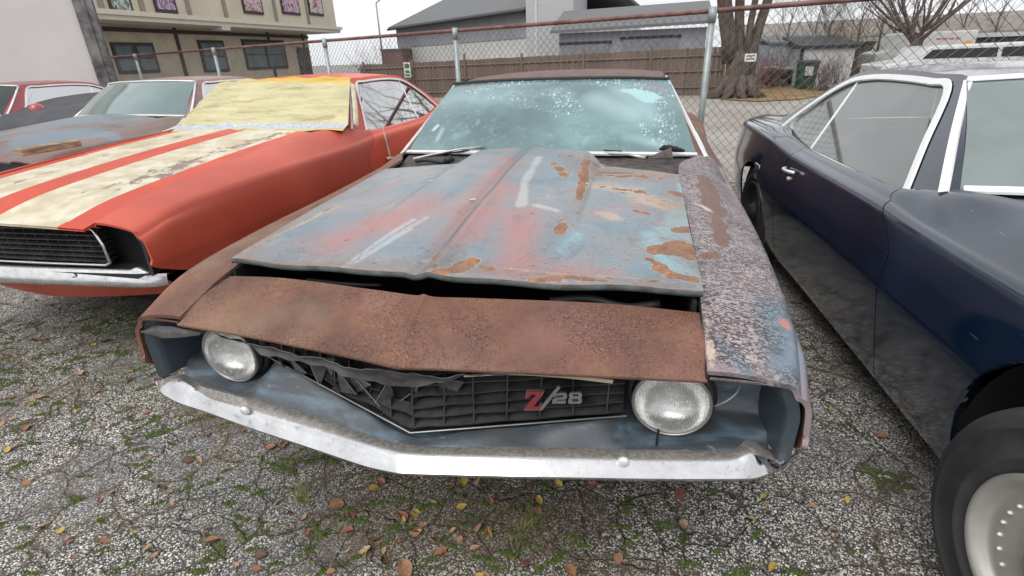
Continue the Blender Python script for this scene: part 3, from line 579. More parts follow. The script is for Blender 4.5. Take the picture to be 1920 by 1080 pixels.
# engine bay darkness and radiator support
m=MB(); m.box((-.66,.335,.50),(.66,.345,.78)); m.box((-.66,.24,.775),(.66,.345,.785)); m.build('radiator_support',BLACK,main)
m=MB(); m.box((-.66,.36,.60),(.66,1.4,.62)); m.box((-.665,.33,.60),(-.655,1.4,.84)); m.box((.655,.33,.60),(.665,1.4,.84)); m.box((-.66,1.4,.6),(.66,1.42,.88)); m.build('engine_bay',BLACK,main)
m=MB(); m.tube(catmull([(.30,.36,.80),(.40,.37,.812),(.50,.36,.80),(.58,.38,.808)],14),.012,8); m.build('engine_hose',DARK,main,True); m=MB(); m.tube(catmull([(-.45,.38,.80),(-.30,.36,.805),(-.2,.38,.80)],14),.006,8); m.build('engine_hose',DARK,main,True)
GBp=[at(500,667,'y',.215),at(770,812,'y',.072),at(1175,780,'y',.185)]
def gyz(x,side):
    a=(x-GBp[0].x)/(GBp[1].x-GBp[0].x) if x<GBp[1].x else (x-GBp[2].x)/(GBp[1].x-GBp[2].x); e=GBp[0] if x<GBp[1].x else GBp[2]
    return e.y+(GBp[1].y-e.y)*a, e.z+(GBp[1].z-e.z)*a
# lower filler panel: bumper shelf to grille, running back under the lamps
FPm=N('worn_blue_grey_filler_paint'); _a=FPm.noise(5,6,.6,.5,co=FPm.scale((.5,1.6,3))); _b2=FPm.noise(26,6,.7,co=FPm.scale((.6,1,2)))
_c=FPm.ramp(_a,[(.30,(.03,.036,.042)),(.50,(.055,.066,.078)),(.60,(.10,.15,.19)),(.67,(.19,.28,.34)),(.78,(.06,.08,.10))]); _c=FPm.mix(FPm.ma('MULTIPLY',FPm.st(_b2,.52,.7),.75),_c,(.06,.052,.048)); _c=FPm.mix(FPm.ma('MULTIPLY',FPm.st(_b2,.40,.32),.35),_c,(.30,.38,.40))
FP=FPm.out(_c,FPm.ma('ADD',FPm.ma('MULTIPLY',_b2,.3),.28),0,FPm.bump(_b2,.2,.002),coat=.25,crough=.2)
BT=[(292,708),(312,716),(337,714),(390,748),(445,763),(590,806),(690,837),(750,853),(800,856),(960,860),(1240,867),(1375,866),(1410,850),(1461,870),(1487,846)]
BB=[(290,714),(306,740),(337,757),(387,773),(478,806),(590,843),(690,877),(747,889),(807,891),(960,895),(1240,900),(1385,900),(1418,898),(1464,880),(1491,855)]
BS=[(294,707),(316,710),(340,706),(375,725),(437,742),(590,786),(690,823),(755,839),(800,842),(960,844),(1240,850),(1373,850),(1410,832),(1458,858),(1484,845)]
BY=[.215,.165,.14,.115,.06,.02,-.02,-.035,-.025,0,.075,.115,.13,.165,.215]
BO=[.02,.03,.036,.038,.038,.03,.028,.027,.027,.027,.027,.028,.03,.03,.02]; bt_=[at(*p,'y',y+o_) for p,y,o_ in zip(BT,BY,BO)]; bb_=[at(*p,'y',y) for p,y in zip(BB,BY)]; bs_=[at(*p,'y',y+o_+.030) for p,y,o_ in zip(BS,BY,BO)]
V3=lambda a,b,c:Vector((a,b,c))
rails=[[p+V3(0,.03,-.012) for p in bs_],bs_,[a*.3+b*.7+V3(0,0,.002) for a,b in zip(bs_,bt_)],[p+V3(0,.004,.001) for p in bt_],[p+V3(0,-.002,-.003) for p in bt_],[a*.5+b*.5+V3(0,-.001,0) for a,b in zip(bt_,bb_)],[p+V3(0,0,.005) for p in bb_],[p+V3(0,.003,-.003) for p in bb_],[p+V3(0,.016,-.011) for p in bb_],[p+V3(0,.05,-.016) for p in bb_]]
BPROF=rails; BN=220
def smline(r):
    q=catmull(r,BN,True)
    for _ in range(18): q[1:-1]=.25*q[:-2]+.5*q[1:-1]+.25*q[2:]
    return q
_R=np.array([smline(r) for r in rails]); BG=_R.transpose(1,0,2).reshape(-1,3); BD=np.tile([1.1,1.1,.95,.8,.12,0,.05,.2,.4,.6],BN)*np.repeat(np.clip((.93-np.abs(np.linspace(-1,1,BN)))/.08,.15,1),len(rails))
xsn=[-.855,-.78,-.68,-.56,-.46,-.3,-.15,0,.15,.3,.46,.56,.68,.78,.855]
r0_,r1_,r2_,r3_,r4_=[],[],[],[],[]
for x in xsn:
    a=abs(x); sp=[float(np.interp(x,[p.x for p in bs_[1:-1]],[p[k] for p in bs_[1:-1]])) for k in (1,2)]; bucket=min(max((a-.47)/.07,0),1); yb=interp(a,[(0,.045),(.25,.085),(.5,.14),(.7,.185),(.8,.225),(.86,.26)])
    yb=sp[0]; r0_.append((x,yb+.0,sp[1]-.012)); r1_.append((x,yb+.018,sp[1]-.001))
    gy=max(gyz(x,0)[0]-.006,yb+.03) if a<.52 else .2; gz=gyz(x,0)[1]-.004
    c=(x,gy*(1-bucket)+.25*bucket,gz*(1-bucket)+.548*bucket); r2_.append(c)
    r3_.append((x,c[1]+.02*(1-bucket)+.06*bucket,c[2]-.02*(1-bucket)+.03*bucket)); r4_.append((x,.325,.5*(1-bucket)+.74*bucket))
loft('filler_panel',[r0_,r1_,r2_,r3_,r4_],140,40,FP,main,flip=False,disp=lambda p:(p[0],p[1],p[2]+.002*sin(40*p[0])*cos(50*p[1])))
m=MB(); m.strip([(.592,.13,.562),(.594,.16,.563),(.598,.2,.561)],.006,.002,(0,-.4,1)); m.build('panel_crack',BLACK,bpy.data.objects['filler_panel'])
# headlights
LENS=N('sealed_beam_glass'); _l=LENS
_r=_l.n('TexWave',{'Vector':_l.c,'Scale':95.,'Distortion':.6,'Detail':1.},bands_direction='X').outputs['Fac']; _r2=_l.n('TexWave',{'Vector':_l.c,'Scale':18.,'Distortion':.5},bands_direction='Z').outputs['Fac']
_b=_l.st(_l.vor(60,'F1'),.2,.5)
_lb=_l.ma('ADD',_l.ma('MULTIPLY',_r,.6),_l.ma('ADD',_l.ma('MULTIPLY',_r2,.5),_l.ma('MULTIPLY',_l.noise(70,3),.25)))
_l.put(_l.p.inputs['IOR'],1.35); LENSM=_l.out(_l.mix(_l.st(_l.noise(25,5,.7),.35,.6),(.75,.75,.74),(1.,1.,.99)),_l.ma('MULTIPLY',_l.noise(30,4),.12),0,_l.bump(_lb,.55,.003),trans=_l.ma('SUBTRACT',.95,_l.ma('ADD',_l.ma('MULTIPLY',_l.st(_r,.55,.95),.30),_l.ma('MULTIPLY',_l.st(_l.noise(55,5,.75),.54,.66),.35))))
_q=N('silvered_reflector'); REFL=_q.out(_q.mix(_q.st(_q.noise(30,5,.7),.3,.7),(.78,.78,.77),(.95,.95,.94)),.22,.9,_q.bump(_q.noise(40,4),.3,.003))
RINGM=simple('headlight_steel_ring',(.32,.31,.30),.35,metal=.8)
for px,py,sg in ((430,666,-1),(1259,758,1)):
    c=at(px,py,'y',.195); M=Matrix.Translation(c)@Matrix.Rotation(radians(-90),4,'Z')@Matrix.Rotation(radians(0),4,'Y')
    m=MB(); m.lathe([(.089,-.03),(.092,-.01),(.0925,.0),(.089,.004),(.0855,.001),(.0845,-.004)],64,M); 
    h=m.build('headlight',RINGM,main,True); q=MB(); q.lathe([(.0845,-.005),(.078,-.018),(.066,-.034),(.048,-.048),(.026,-.056),(.0005,-.059)],64,M); q.build('reflector',REFL,h,True)
    m=MB(); m.lathe([(.0853,-.003),(.080,.004),(.070,.010),(.055,.0155),(.035,.0195),(.015,.0212),(.0004,.0216)],64,M); m.build('lens',LENSM,h,True)
    m=MB(); m.lathe([(.105,-.045),(.105,-.035),(.094,-.03)],40,M); m.build('bucket',DARK,h,True)
m=MB(); m.tube(catmull([at(1338,762,'y',.21),at(1362,752,'y',.2),at(1382,735,'y',.21),at(1390,712,'y',.24)],16),.0022,6); m.build('loose_wire',STEEL,main,True)
# torn fender apron hanging at the near-side lamp, torn plastic above the grille
APR=simple('torn_grey_plastic',(.065,.062,.062),.55,var=.35,sc=18,bs=.3)
A1=[at(268,620,'y',.17),at(300,612,'y',.17),at(340,616,'y',.15),at(385,622,'y',.13)]; A2=[at(266,622,'y',.165),at(305,632,'y',.155),at(345,632,'y',.14),at(378,626,'y',.125)]
loft('torn_apron',[A1,[tuple(Vector(a)*.5+Vector(b)*.5+Vector((0,-.004,.003))) for a,b in zip(A1,A2)],A2],24,12,APR,main,th=.003,disp=lambda p:tuple(Vector(p)+__import__('mathutils').noise.noise_vector(Vector(p)*22)*.005))
T1=[at(x,y,'y',d) for x,y,d in ((400,626,.12),(480,645,.10),(560,665,.085),(640,684,.075),(730,697,.06),(800,705,.065),(870,705,.075),(960,700,.085))]
T2=[at(x,y,'y',d) for x,y,d in ((490,660,.12),(530,668,.11),(590,684,.10),(650,706,.095),(700,716,.09),(752,722,.09),(800,722,.09),(875,706,.095))]
from mathutils import noise as MN
def crum(p):
    n=MN.noise_vector(Vector(p)*14)*.010+MN.noise_vector(Vector(p)*45)*.005; return (p[0]+n.x,p[1]+n.y,p[2]+n.z*.9)
loft('torn_grille_top',[T1,[tuple(Vector(a)*.5+Vector(b)*.5+Vector((0,.012,0))) for a,b in zip(T1,T2)],T2],70,12,APR,main,disp=crum,th=.002)
TAN=simple('bare_cream_edge',(.42,.36,.27),.5)
loft('bent_molding',[[at(870,703,'y',.09),at(960,698,'y',.09),at(1060,702,'y',.10),at(1150,712,'y',.115)],[at(870,706,'y',.092),at(960,702,'y',.092),at(1060,708,'y',.102),at(1148,718,'y',.117)]],24,3,TAN,main,th=.002)
# grille
gm=bpy.data.objects.new('tmp',None)
m=MB(); broken=[]
XR=np.linspace(-.50,.52,69)
def rail(m,lvl,x0,x1,jag=0):
    P=[];n=max(3,int((x1-x0)/.02)); b=len(m.V)
    for i in range(n+1):
        x=x0+(x1-x0)*i/n; y,z=gyz(x,0); H=.185-.05*abs(x); zz=z+.006+lvl*(H)/6.6; yy=y+.012+lvl*.0055
        w=.004*sin(37*x+lvl*2)*(1 if x<.05 else .35); zz+=w*jag
        for dy,dz in ((0,0),(.030,.008),(.031,.005),(.001,-.004)): m.V.append((x,yy+dy,zz+dz))
    for i in range(n):
        for k in range(4): k2=(k+1)%4; m.F.append((b+i*4+k,b+(i+1)*4+k,b+(i+1)*4+k2,b+i*4+k2))
for lv in range(7):
    rail(m,lv,.0,.51,1)
    rail(m,lv,-.50,[-.0,-.0,-.10,-.22,-.25,-.3,-.33][lv],2)
for k,x in enumerate((-.46,-.41,-.36,-.31,-.26,-.2,-.14,-.07,0,.075,.15,.23,.31,.39,.47)):
    y,z=gyz(x,0); top_=[.17,.17,.16,.14,.12,.10,.07,.05,.12,.175,.175,.17,.17,.165,.16][k]; b=.006*sin(k*2.3)
    m.prism([(x,y+.014,z+.004),(x+b,y+.014+top_*.2,z+top_),(x+b,y+.04+top_*.2,z+top_),(x,y+.04,z+.004)],(.003,0,0))
g=m.build('grille',GRILLE,main)
m=MB(); m.tube([GBp[0]+V3(0,-.002,.002),GBp[1]+V3(0,-.002,.002),GBp[2]+V3(0,-.002,.002)],.0024,6); m.build('grille_molding',simple('thin_bright_molding',(.35,.35,.34),.35,metal=.6),g,True)
m=MB(); 
for x0,x1,s1 in ((-.5,0,1),(0,.52,1)):
    y0,z0=gyz(x0,0);y1,z1=gyz(x1,0); m.add([(x0,y0+.045,z0-.01),(x1,y1+.045,z1-.01),(x1,y1+.085,z1+.17),(x0,y0+.085,z0+.17)],[(0,1,2,3)])
m.build('grille_backing',BLACK,g)
# crumpled shards in the smashed half
SH=simple('smashed_plastic_shard',(.075,.072,.074),.5,var=.4,sc=30,bs=.3)
shards=[[(630,690,.10),(668,740,.12),(640,735,.13)],[(668,712,.12),(712,762,.11),(702,735,.15)],[(655,700,.12),(695,722,.11),(660,742,.14)],[(700,762,.12),(728,712,.10),(740,745,.13)],[(712,780,.13),(770,738,.12),(740,762,.12)],[(772,735,.11),(784,725,.10),(772,800,.12),(768,802,.13)],
 [(580,680,.14),(600,725,.15),(612,690,.16)],[(540,668,.15),(575,700,.16),(560,706,.18)],[(600,672,.12),(628,672,.11),(622,706,.14)],[(820,708,.10),(870,716,.11),(850,745,.13),(825,735,.13)],[(520,668,.17),(545,712,.18),(530,690,.2)],[(660,760,.15),(700,775,.14),(676,742,.16)],[(610,745,.15),(650,752,.15),(628,722,.16)]]
for q in shards: MB().prism([at(*(p[0],p[1]),'y',p[2]+.01) for p in q],(0,.003,0)).build('broken_shard',SH,g)
EDG=simple('shard_bright_edge',(.20,.19,.19),.5)
for q in shards[:8]:
    P=[at(*(p[0],p[1]),'y',p[2]+.006) for p in q]; MB().tube([P[0],P[1]],.0012,4).build('shard_edge',EDG,g)
# badge: red Z, slash, 28
yb_=lambda x:.19+.24*(x-.30)-.055
def badge(name,polys,mat,dx=0,th=.006,yo=0.,par=None):
    m=MB()
    for poly in polys: m.prism([at(px,py,'y',yb_(.304+(px-1005)*.0013)+yo) for px,py in poly],(0,th,0))
    return m.build(name,mat,par or g)
def off(p,s,c): return [(c[0]+(x-c[0])*s,c[1]+(y-c[1])*s) for x,y in p]
BR=simple('badge_chrome',(.26,.25,.24),.3,metal=.6); RED=simple('badge_red',(.20,.022,.022),.35,coat=.5)
Z_=[(989,734),(1019,735),(1016,742),(998,763),(1010,763),(1012,757),(1015,757),(1012,768),(984,768),(987,761),(1006,740),(996,740),(990,747),(986,747)]
bd=badge('badge_letter',[off(Z_,1.10,(1001,751))],BR)
badge('badge_letter',[Z_],RED,yo=-.003)
badge('badge_slash',[[(1046,724),(1051,727),(1016,770),(1010,768)]],BR,yo=-.002)
badge('badge_digit',[[(1040,738),(1059,737),(1063,740),(1063,747),(1059,749),(1044,750),(1044,752),(1061,751),(1060,757),(1035,757),(1036,749),(1040,746),(1056,745),(1056,741),(1043,742),(1042,744),(1038,744)]],BR)
badge('badge_digit',[[(1070,737),(1088,736),(1091,739),(1091,744),(1089,746),(1091,749),(1091,754),(1088,757),(1067,757),(1065,754),(1066,748),(1069,746),(1067,744),(1067,739)]],BR)
badge('badge_digit_hole',[[(1074,740),(1084,740),(1084,743),(1074,743)],[(1073,749),(1084,749),(1084,753),(1073,753)]],DARK,yo=-.0015)
# bumper
def bumper(root,mat,k=1.,sc=1.,ymf=lambda y:y,z0=.56,zb=.498,yc=-.03,bolts=True,wrap=True):
    P=[(0,yc),(.25,yc+.045),(.5,yc+.10),(.7,yc+.145),(.80,yc+.175),(.865,yc+.225),(.905,yc+.30)]
    prof=[(.092,-.006,1.1),(.06,.0,1.),(.034,.003,.95),(.026,.002,.7),(.021,-.003,.25),(.010,-.018,.02),(-.003,-.036,0),(-.012,-.050,0),(-.0145,-.058,.0),(-.012,-.066,.1),(0,-.074,.3),(.03,-.080,.5),(.06,-.082,.6)]
    V=[];D=[];path=catmull([(-x,y,0) for x,y in P[:0:-1]],61)[:-1].tolist(); path=[]
    R=catmull([(x,y,0) for x,y in P],70); 
    for x,y,_ in R[::-1]: path.append((-x,y))
    for x,y,_ in R[1:]: path.append((x,y))
    n=len(path)
    for x,y in path:
        a=abs(x); e=min(max((a-.80)/.10,0),1); zr=.012*e; flare=1-.35*e
        for dy,dz,dd in prof:
            V.append((x,ymf(y+dy*(1-.6*e)),z0+dz*flare-zr*2+ (.014*math.exp(-((a-.80)/.025)**2) if dz>-.005 else 0))); D.append(dd*(1-.7*e))
    o=mk('bumper',V,gridF(len(prof),n,flip=True),mat,root,True,attrs={'dirt':np.array(D)}); solid(o,.003)
    return o
bo=mk('bumper',BG,gridF(len(BPROF),BN,flip=True),CHROME,main,True,attrs={'dirt':BD}); solid(bo,.003)
for px,py,y in ((458,771,.079),(1169,868,.073)):
    c=at(px,py,'y',y); MB().lathe([(.0135,-.006),(.0135,.001),(.010,.004),(.0005,.005)],24,Matrix.Translation(c)@Matrix.Rotation(radians(-90),4,'Z')@Matrix.Rotation(radians(8),4,'Y')).build('bumper_bolt',TRIM,bo,True)
m=MB(); m.box((-.60,.42,.30),(.60,.44,.52)); m.build('front_valance',BLACK,main)
# greenhouse
def wattr(P):
    W_=lambda px,py:at(px,py,'y',1.72+(285-py)/135*.45)
    C=lambda l:[(W_(a[0],a[1]),W_(b[0],b[1]),w)+tuple(r) for a,b,w,*r in l]
    bub=C([((880,168),(1240,163),.045,1),((930,190),(1010,195),.05,1),((970,205),(1050,235),.055,1.1),((1040,190),(1080,225),.07,1.1),((1060,240),(1110,268),.05,1.1),((1070,200),(1110,250),.05,1),((1240,225),(1255,265),.05,1),((1200,240),(1225,268),.035,.8),((1195,175),(1250,170),.05,.9),((1235,190),(1250,215),.04,.8)])
    lt=C([((1175,182),(1215,192),.05),((1185,178),(1225,185),.035),((915,178),(912,190),.022),((1120,225),(1125,245),.034),((1112,238),(1140,240),.028),((1010,180),(1030,195),.03,.7),((812,240),(820,235),.018),((1010,262),(900,268),.012,.6)])
    pale=C([((1120,205),(1185,225),.07,1),((1160,185),(1215,225),.06,.8),((960,185),(1000,185),.035,.7),((1150,255),(1200,240),.04,.8),((860,262),(960,250),.03,.8),((960,248),(1010,252),.02,.8),((960,248),(1045,265),.02,.8),((820,262),(830,245),.014,.9),((1170,265),(1250,270),.03,.8),((900,175),(880,215),.03,.5)])
    pur=C([((850,163),(1250,158),.022,1.2),((1215,170),(1250,172),.03,.8)])
    ln=C([((1140,185),(1160,200),.003),((1160,200),(1250,212),.003),((1115,250),(1160,251),.003),((880,210),(865,245),.002,.7),((1200,235),(1170,245),.002,.8)])
    return {'bub':seg_mask(P,bub),'bright':seg_mask(P,lt),'pale':np.clip(seg_mask(P,pale)*1.2-.2,0,1),'purple':np.clip(seg_mask(P,pur)*1.5-.5,0,1),'line':np.clip(seg_mask(P,ln)*2-1,0,1)}
ROOFR=simple('rusted_roof_skin',(.13,.068,.055),.62,var=.3,sc=20,bs=.25)
mc.greenhouse(ROOFR,ROOFR,GLASSD,FILM,TRIM,tw=.02,ws_attrs=wattr,detail=False)
COWLM=simple('grimy_cowl',(.060,.050,.046),.7,var=.5,sc=30,bs=.4)
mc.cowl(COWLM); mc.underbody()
RUSTRIM=simple('rusty_steel_rim',(.10,.06,.045),.6,metal=.3,var=.4)
for y in (.93,3.67):
    for sg in (-1,1): mc.wheel(y,sg,RUSTRIM,xo=.875,w=.20)
WPM=simple('wiper_metal',(.42,.42,.42),.35,metal=.6,var=.3)
def wiper(pts,blade,mat):
    m=MB(); m.tube([at(a,b,'y',c) for a,b,c in pts],[.010,.006,.005,.009][:len(pts)],8); o=m.build('wiper',mat,main,True)
    m=MB(); m.tube([at(a,b,'y',c) for a,b,c in blade],.0045,6); m.build('wiper_blade',DARK,o,True)
wiper([(775,299,1.55),(810,290,1.60),(860,280,1.63),(908,275,1.66)],[(782,297,1.57),(835,288,1.62),(880,282,1.65)],WPM)
wiper([(1210,296,1.55),(1180,290,1.60),(1140,287,1.64),(1112,286,1.66)],[(1165,284,1.66),(1130,282,1.68),(1095,280,1.70)],WPM)
m=MB(); m.tube(catmull([at(778,302,'y',1.5),at(800,300,'y',1.52),at(830,304,'y',1.5),at(852,298,'y',1.53)],12),.010,7); m.tube([at(835,303,'y',1.5),at(846,296,'y',1.5)],.016,8); m.build('wiper_linkage',DARK,main,True)
m=MB(); m.prism([at(1215,297,'y',1.56),at(1258,278,'y',1.62),at(1262,296,'y',1.58)],(0,.004,.004)); m.build('cowl_flap',COWLM,main)
rag=MB(); rag.tube(catmull([at(1236,280,'y',1.70),at(1248,277,'y',1.71),at(1262,279,'y',1.72),at(1284,283,'y',1.73)],12),[.004,.008,.012,.015,.012,.015,.016,.013,.014,.011,.009,.004],8)
tag(rag.build('rag',simple('blackened_leaf_clump',(.02,.02,.017),.9,var=.6,sc=60,bs=.5),None,True),'blackened clump of debris lying at the foot of the rusty car windshield','debris')
# ---------------------------------------------------------------- navy car on the right
B_TH=radians(4.5); bO=Vector((2.367,.37,0))-Vector((-sin(B_TH),cos(B_TH),0))*.93
blue=thing('navy_car','glossy navy blue coupe with white window trim and a bare grey steel front wheel','car',bO,B_TH)
bc=Coupe(blue); bc.sides(BLUEM,BLUEM,BLUEM,ra=.455,fy=.81)
bc.hood(BLUEM); bc.cowl(BLUEM)
WTRIM=simple('white_window_trim',(.80,.80,.80),.3,metal=.1,var=.05,bs=.05)
bc.greenhouse(BLUEM,BLUEM,GLASS,GLASSW,WTRIM,tw=.032); bc.underbody(.47,.81)
RIMG=simple('satin_grey_steel_rim',(.36,.345,.32),.45,metal=.35,var=.12,sc=5)
bc.wheel(.785,-1,RIMG,r_=.360,w=.26,rivets=True,xo=.955,turn=radians(9),zc=.335); bc.wheel(3.67,-1,DARK,xo=.90); bc.wheel(.93,1,RIMG); bc.wheel(3.67,1,DARK)
bc.handle(2.92,.775,-1,TRIM)
m=MB()
for k in range(4): 
    y=3.455+.03*k; m.tube([(-smooth(y,XS)-.003,y+.02,.70),(-smooth(y,XS)-.003,y,.60)],.006,5)
m.build('quarter_gill',CHROME,blue)
o=bumper(blue,mat_chrome(.2)); 
m=MB(); m.box((-.66,.20,.52),(.66,.24,.76)); m.build('grille',GRILLE,blue)
c=Vector((-.735,1.76,.865)); MB().lathe([(.018,.0),(.001,.001)],20,Matrix.Translation((-.76,1.66,.9135))@Matrix.Rotation(radians(-95),4,'Y')).build('antenna_hole',BLACK,blue)
# ---------------------------------------------------------------- red car with cream stripes
def oattr(P):
    P=np.asarray(P); X=P[:,0]; Y=P[:,1]; st=np.zeros(len(P))
    hw=1.0
    for a,b in ((.10,.53),):
        for sg in (-1,1): 
            d=np.minimum(sg*X-a,b-sg*X); st=np.maximum(st,np.clip(.5+d/.02,0,1))
    st[Y>1.62]=0
    peel=seg_mask(P,[((.40,.1,.87),(.45,1.4,.95),.13,.95),((.50,.35,.88),(.42,.6,.9),.09,1.1),((-.3,.1,.87),(-.3,1.3,.95),.10,.78)])
    g=np.clip(1-np.abs(Y-.10)/.003,0,1)*(np.abs(X)<.66)
    return {'stripe':st,'peel':peel,'gap':g}
OR=Vector((-2.50,1.05,0)); orange=thing('striped_car','faded red coupe with two cream stripes and its windshield taped over with yellow sheeting','car',OR,0)
oc=Coupe(orange,k=1.235,yf=lambda x:.12+.06*abs(x)); REDF=mat_red_fender(); REDH=mat_striped(); RED2=mat_paint('orange_red_door_paint',(.58,.060,.018),.42,.2,var=.15,scr=.2,dust=.1)
oc.sides(REDF,RED2,RED2,ra=.255,az=.255)
oc.hood(REDH,attrs=oattr,crown=.022); oc.cowl(REDF)
oc.greenhouse(RED2,RED2,GLASSD,GLASSD,WTRIM,tw=.018); oc.underbody()
for y in (.93,3.67):
    for sg in (-1,1): oc.wheel(y,sg,RUSTRIM,xo=.875,w=.20)
FY=lambda y:oc.ym(y)
# front face: black recess, chrome-framed grille, bumper, lower valance
m=MB(); m.box((-.86,FY(.27),.50),(.86,FY(.28),.765)); m.add([(-.86,FY(.13),.545),(.86,FY(.13),.545),(.86,FY(.28),.55),(-.86,FY(.28),.55)],[(0,1,2,3)]); m.build('grille_recess',BLACK,orange)
for sg in (-1,1):
    Z=[.54,.62,.69,.73,.75]; loft('fender_return',[[(sg*(.893-(.02 if z>.72 else 0)),FY(.172),z) for z in Z],[(sg*(.868-(.02 if z>.72 else 0)),FY(.175),z-.003) for z in Z],[(sg*.86,FY(.28),z-.003) for z in Z]],12,8,DARK,orange,linv=True,flip=(sg<0))
TP=[(x,FY(oc.yf(x)),smooth(max(oc.yf(x),.1),ZI)+.022*(1-(abs(x)/.68)**2 if abs(x)<.68 else 0)*.5+.003) for x in np.linspace(-.68,.68,30)]
loft('hood_lip',[TP,[(x,y-.005,z-.01) for x,y,z in TP],[(x,y+.02,z-.025) for x,y,z in TP]],50,5,REDF,orange,flip=True)
gy_=lambda x:FY(.15+.05*abs(x))
m=MB()
for i in range(7):
    z=.575+i*.026; P=[(x,gy_(x)+.03,z) for x in np.linspace(-.60,.60,9)]; b=len(m.V)
    for x,y,z_ in P:
        for dy,dz in ((0,0),(.05,.012),(.05,.006),(0,-.005)): m.V.append((x,y+dy,z_+dz))
    for a in range(8):
        for k in range(4): m.F.append((b+a*4+k,b+(a+1)*4+k,b+(a+1)*4+(k+1)%4,b+a*4+(k+1)%4))
for x in np.linspace(-.57,.57,20): m.box((x-.002,gy_(x)+.045,.565),(x+.002,gy_(x)+.07,.745))
og=m.build('grille',GRILLE,orange)
fr=[(.60,.565),(.63,.58),(.625,.66),(.60,.735),(.575,.752)]
loop=[(x,gy_(x)+.012,z) for x,z in fr]+[(x,gy_(x)+.012,.757) for x in (.3,0,-.3)]+[(-x,gy_(x)+.012,z) for x,z in fr[::-1]]+[(x,gy_(x)+.012,.562) for x in (-.3,0,.3)]+[(.60,gy_(.6)+.012,.565)]
MB().tube(loop,.009,8,False).build('grille_surround',CHROME,og,True)
ob=bumper(orange,mat_chrome(.25),ymf=lambda y:FY(y*.35+.115),z0=.555,zb=.49)
MB().lathe([(.013,-.004),(.011,.003),(.0005,.004)],20,Matrix.Translation((.47,FY(.115+.35*.06)-.004,.532))@Matrix.Rotation(radians(-90),4,'Z')).build('bumper_bolt',TRIM,ob,True)
xs_=np.linspace(-.86,.86,15)
loft('front_valance',[[(x,FY(.16+.09*abs(x)**2),.50) for x in xs_],[(x,FY(.19+.12*abs(x)**2),.44) for x in xs_],[(x,FY(.27+.15*abs(x)**2),.36+.05*(1-abs(x))*-1) for x in xs_]],40,8,REDF,orange,flip=True)
# tape-down strip and tie straps
YEL=N('crinkled_yellow_sheeting'); _a=YEL.noise(2.2,5,.6,.4,co=YEL.scale((1,1,3))); _w=YEL.noise(7,5,.65,.8,co=YEL.scale((.35,1.,4.)))
_c=YEL.mix(YEL.st(_a,.35,.7),(.50,.46,.26),(.58,.53,.29)); _c=YEL.mix(YEL.st(_w,.55,.75),_c,(.60,.57,.40)); _c=YEL.mix(YEL.ma('MULTIPLY',YEL.st(_w,.47,.34),.8),_c,(.36,.28,.13))
_c=YEL.mix(YEL.ma('MULTIPLY',YEL.attr('amber'),.9),_c,(.62,.38,.03)); _c=YEL.mix(YEL.attr('silver'),_c,YEL.mix(YEL.st(YEL.noise(40,4),.4,.6),(.36,.41,.46),(.52,.55,.58)))
YELM=YEL.out(_c,.45,0,YEL.bump(_w,.9,.03),coat=.2,crough=.3)
def ypt(u,v):  # u -1..1 across, v 0 bottom..1 top
    x=u*(.80-.17*v); y=1.66+.14*abs(u)**2+ (.46-.04*abs(u))*v; z=.955-.02*abs(u)**2+.318*v
    w=.006*sin(v*31+u*2)+.004*sin(v*53+u*7+1)+.004*sin(u*17+v*9); return (OR.x+x,OR.y+y-.045+w*.4,z+.028+w)
nu,nv=70,70; V=[];am=[];si=[]
for j in range(nv):
    for i in range(nu):
        u=-1+2*i/(nu-1); v=-.16+1.16*j/(nv-1)+(.012*sin(u*9) if j==nv-1 else 0); p=ypt(u,v)
        if v<0: p=(p[0],p[1]+v*.02-(-v)*.35,ypt(u,0)[2]+v*.18)
        V.append(p); am.append(np.clip((v-.84)/.12,0,1)*(1 if u>-.2 else .4)+(.9 if (u>.72 and -.14<v<-.08) else 0)); si.append(1. if -.10+.012*sin(u*13)<v<.02+.01*sin(u*22) else 0.)
o=mk('yellow_sheet',V,gridF(nu,nv),YELM,None,True,attrs={'amber':am,'silver':si}); solid(o,.002); tag(o,'crinkled yellow plastic sheet taped over the windshield of the striped red car','sheet')
BELT=simple('dirty_cream_strap',(.55,.50,.40),.7,var=.3,sc=25)
m=MB(); P=[at(717,236,'x',-1.60),at(722,255,'x',-1.565),at(727,275,'x',-1.555),at(732,296,'x',-1.55)]; m.strip(catmull(P,14),.022,.003,(1,0,.2)); m.tube([at(727,297,'x',-1.54),at(737,296,'x',-1.54)],.012,6)
tag(m.build('seat_belt',BELT,None,True),'cream seat belt strap hanging out over the red striped car door','strap')
m=MB(); m.strip(catmull([at(660,156,'x',-1.86),at(665,190,'x',-1.78),at(668,236,'x',-1.66)],10),.05,.004,(1,-.4,.3)); tag(m.build('tape_strip',simple('masking_tape_cream',(.66,.60,.45),.6,sc=20),None,True),'cream tape strip holding the yellow sheet along the red pillar','tape')
# ---------------------------------------------------------------- brown car behind it
BR_O=Vector((-4.95,2.02,0)); brown=thing('faded_brown_car','faded brown and blue-grey coupe with clear blue-green windshield, behind the striped red car','car',BR_O,0)
cb=Coupe(brown); BROWNM=N('faded_brown_blue_paint'); _a=BROWNM.noise(1.6,5,.6,.4); _st=BROWNM.noise(5,6,.65,co=BROWNM.scale((1,.4,1)))
_c=BROWNM.mix(BROWNM.st(_a,.40,.56),(.16,.10,.08),(.15,.20,.25)); _c=BROWNM.mix(BROWNM.ma('MULTIPLY',BROWNM.st(_st,.5,.7),.5),_c,(.30,.19,.15)); BROWNM=BROWNM.out(_c,.4,0,None,coat=.3,crough=.2)
BRROOF=mat_paint('pinkish_faded_roof_paint',(.30,.19,.17),.45,.2,dust=.3)
cb.sides(BROWNM,BROWNM,BROWNM); cb.hood(BROWNM); cb.cowl(COWLM)
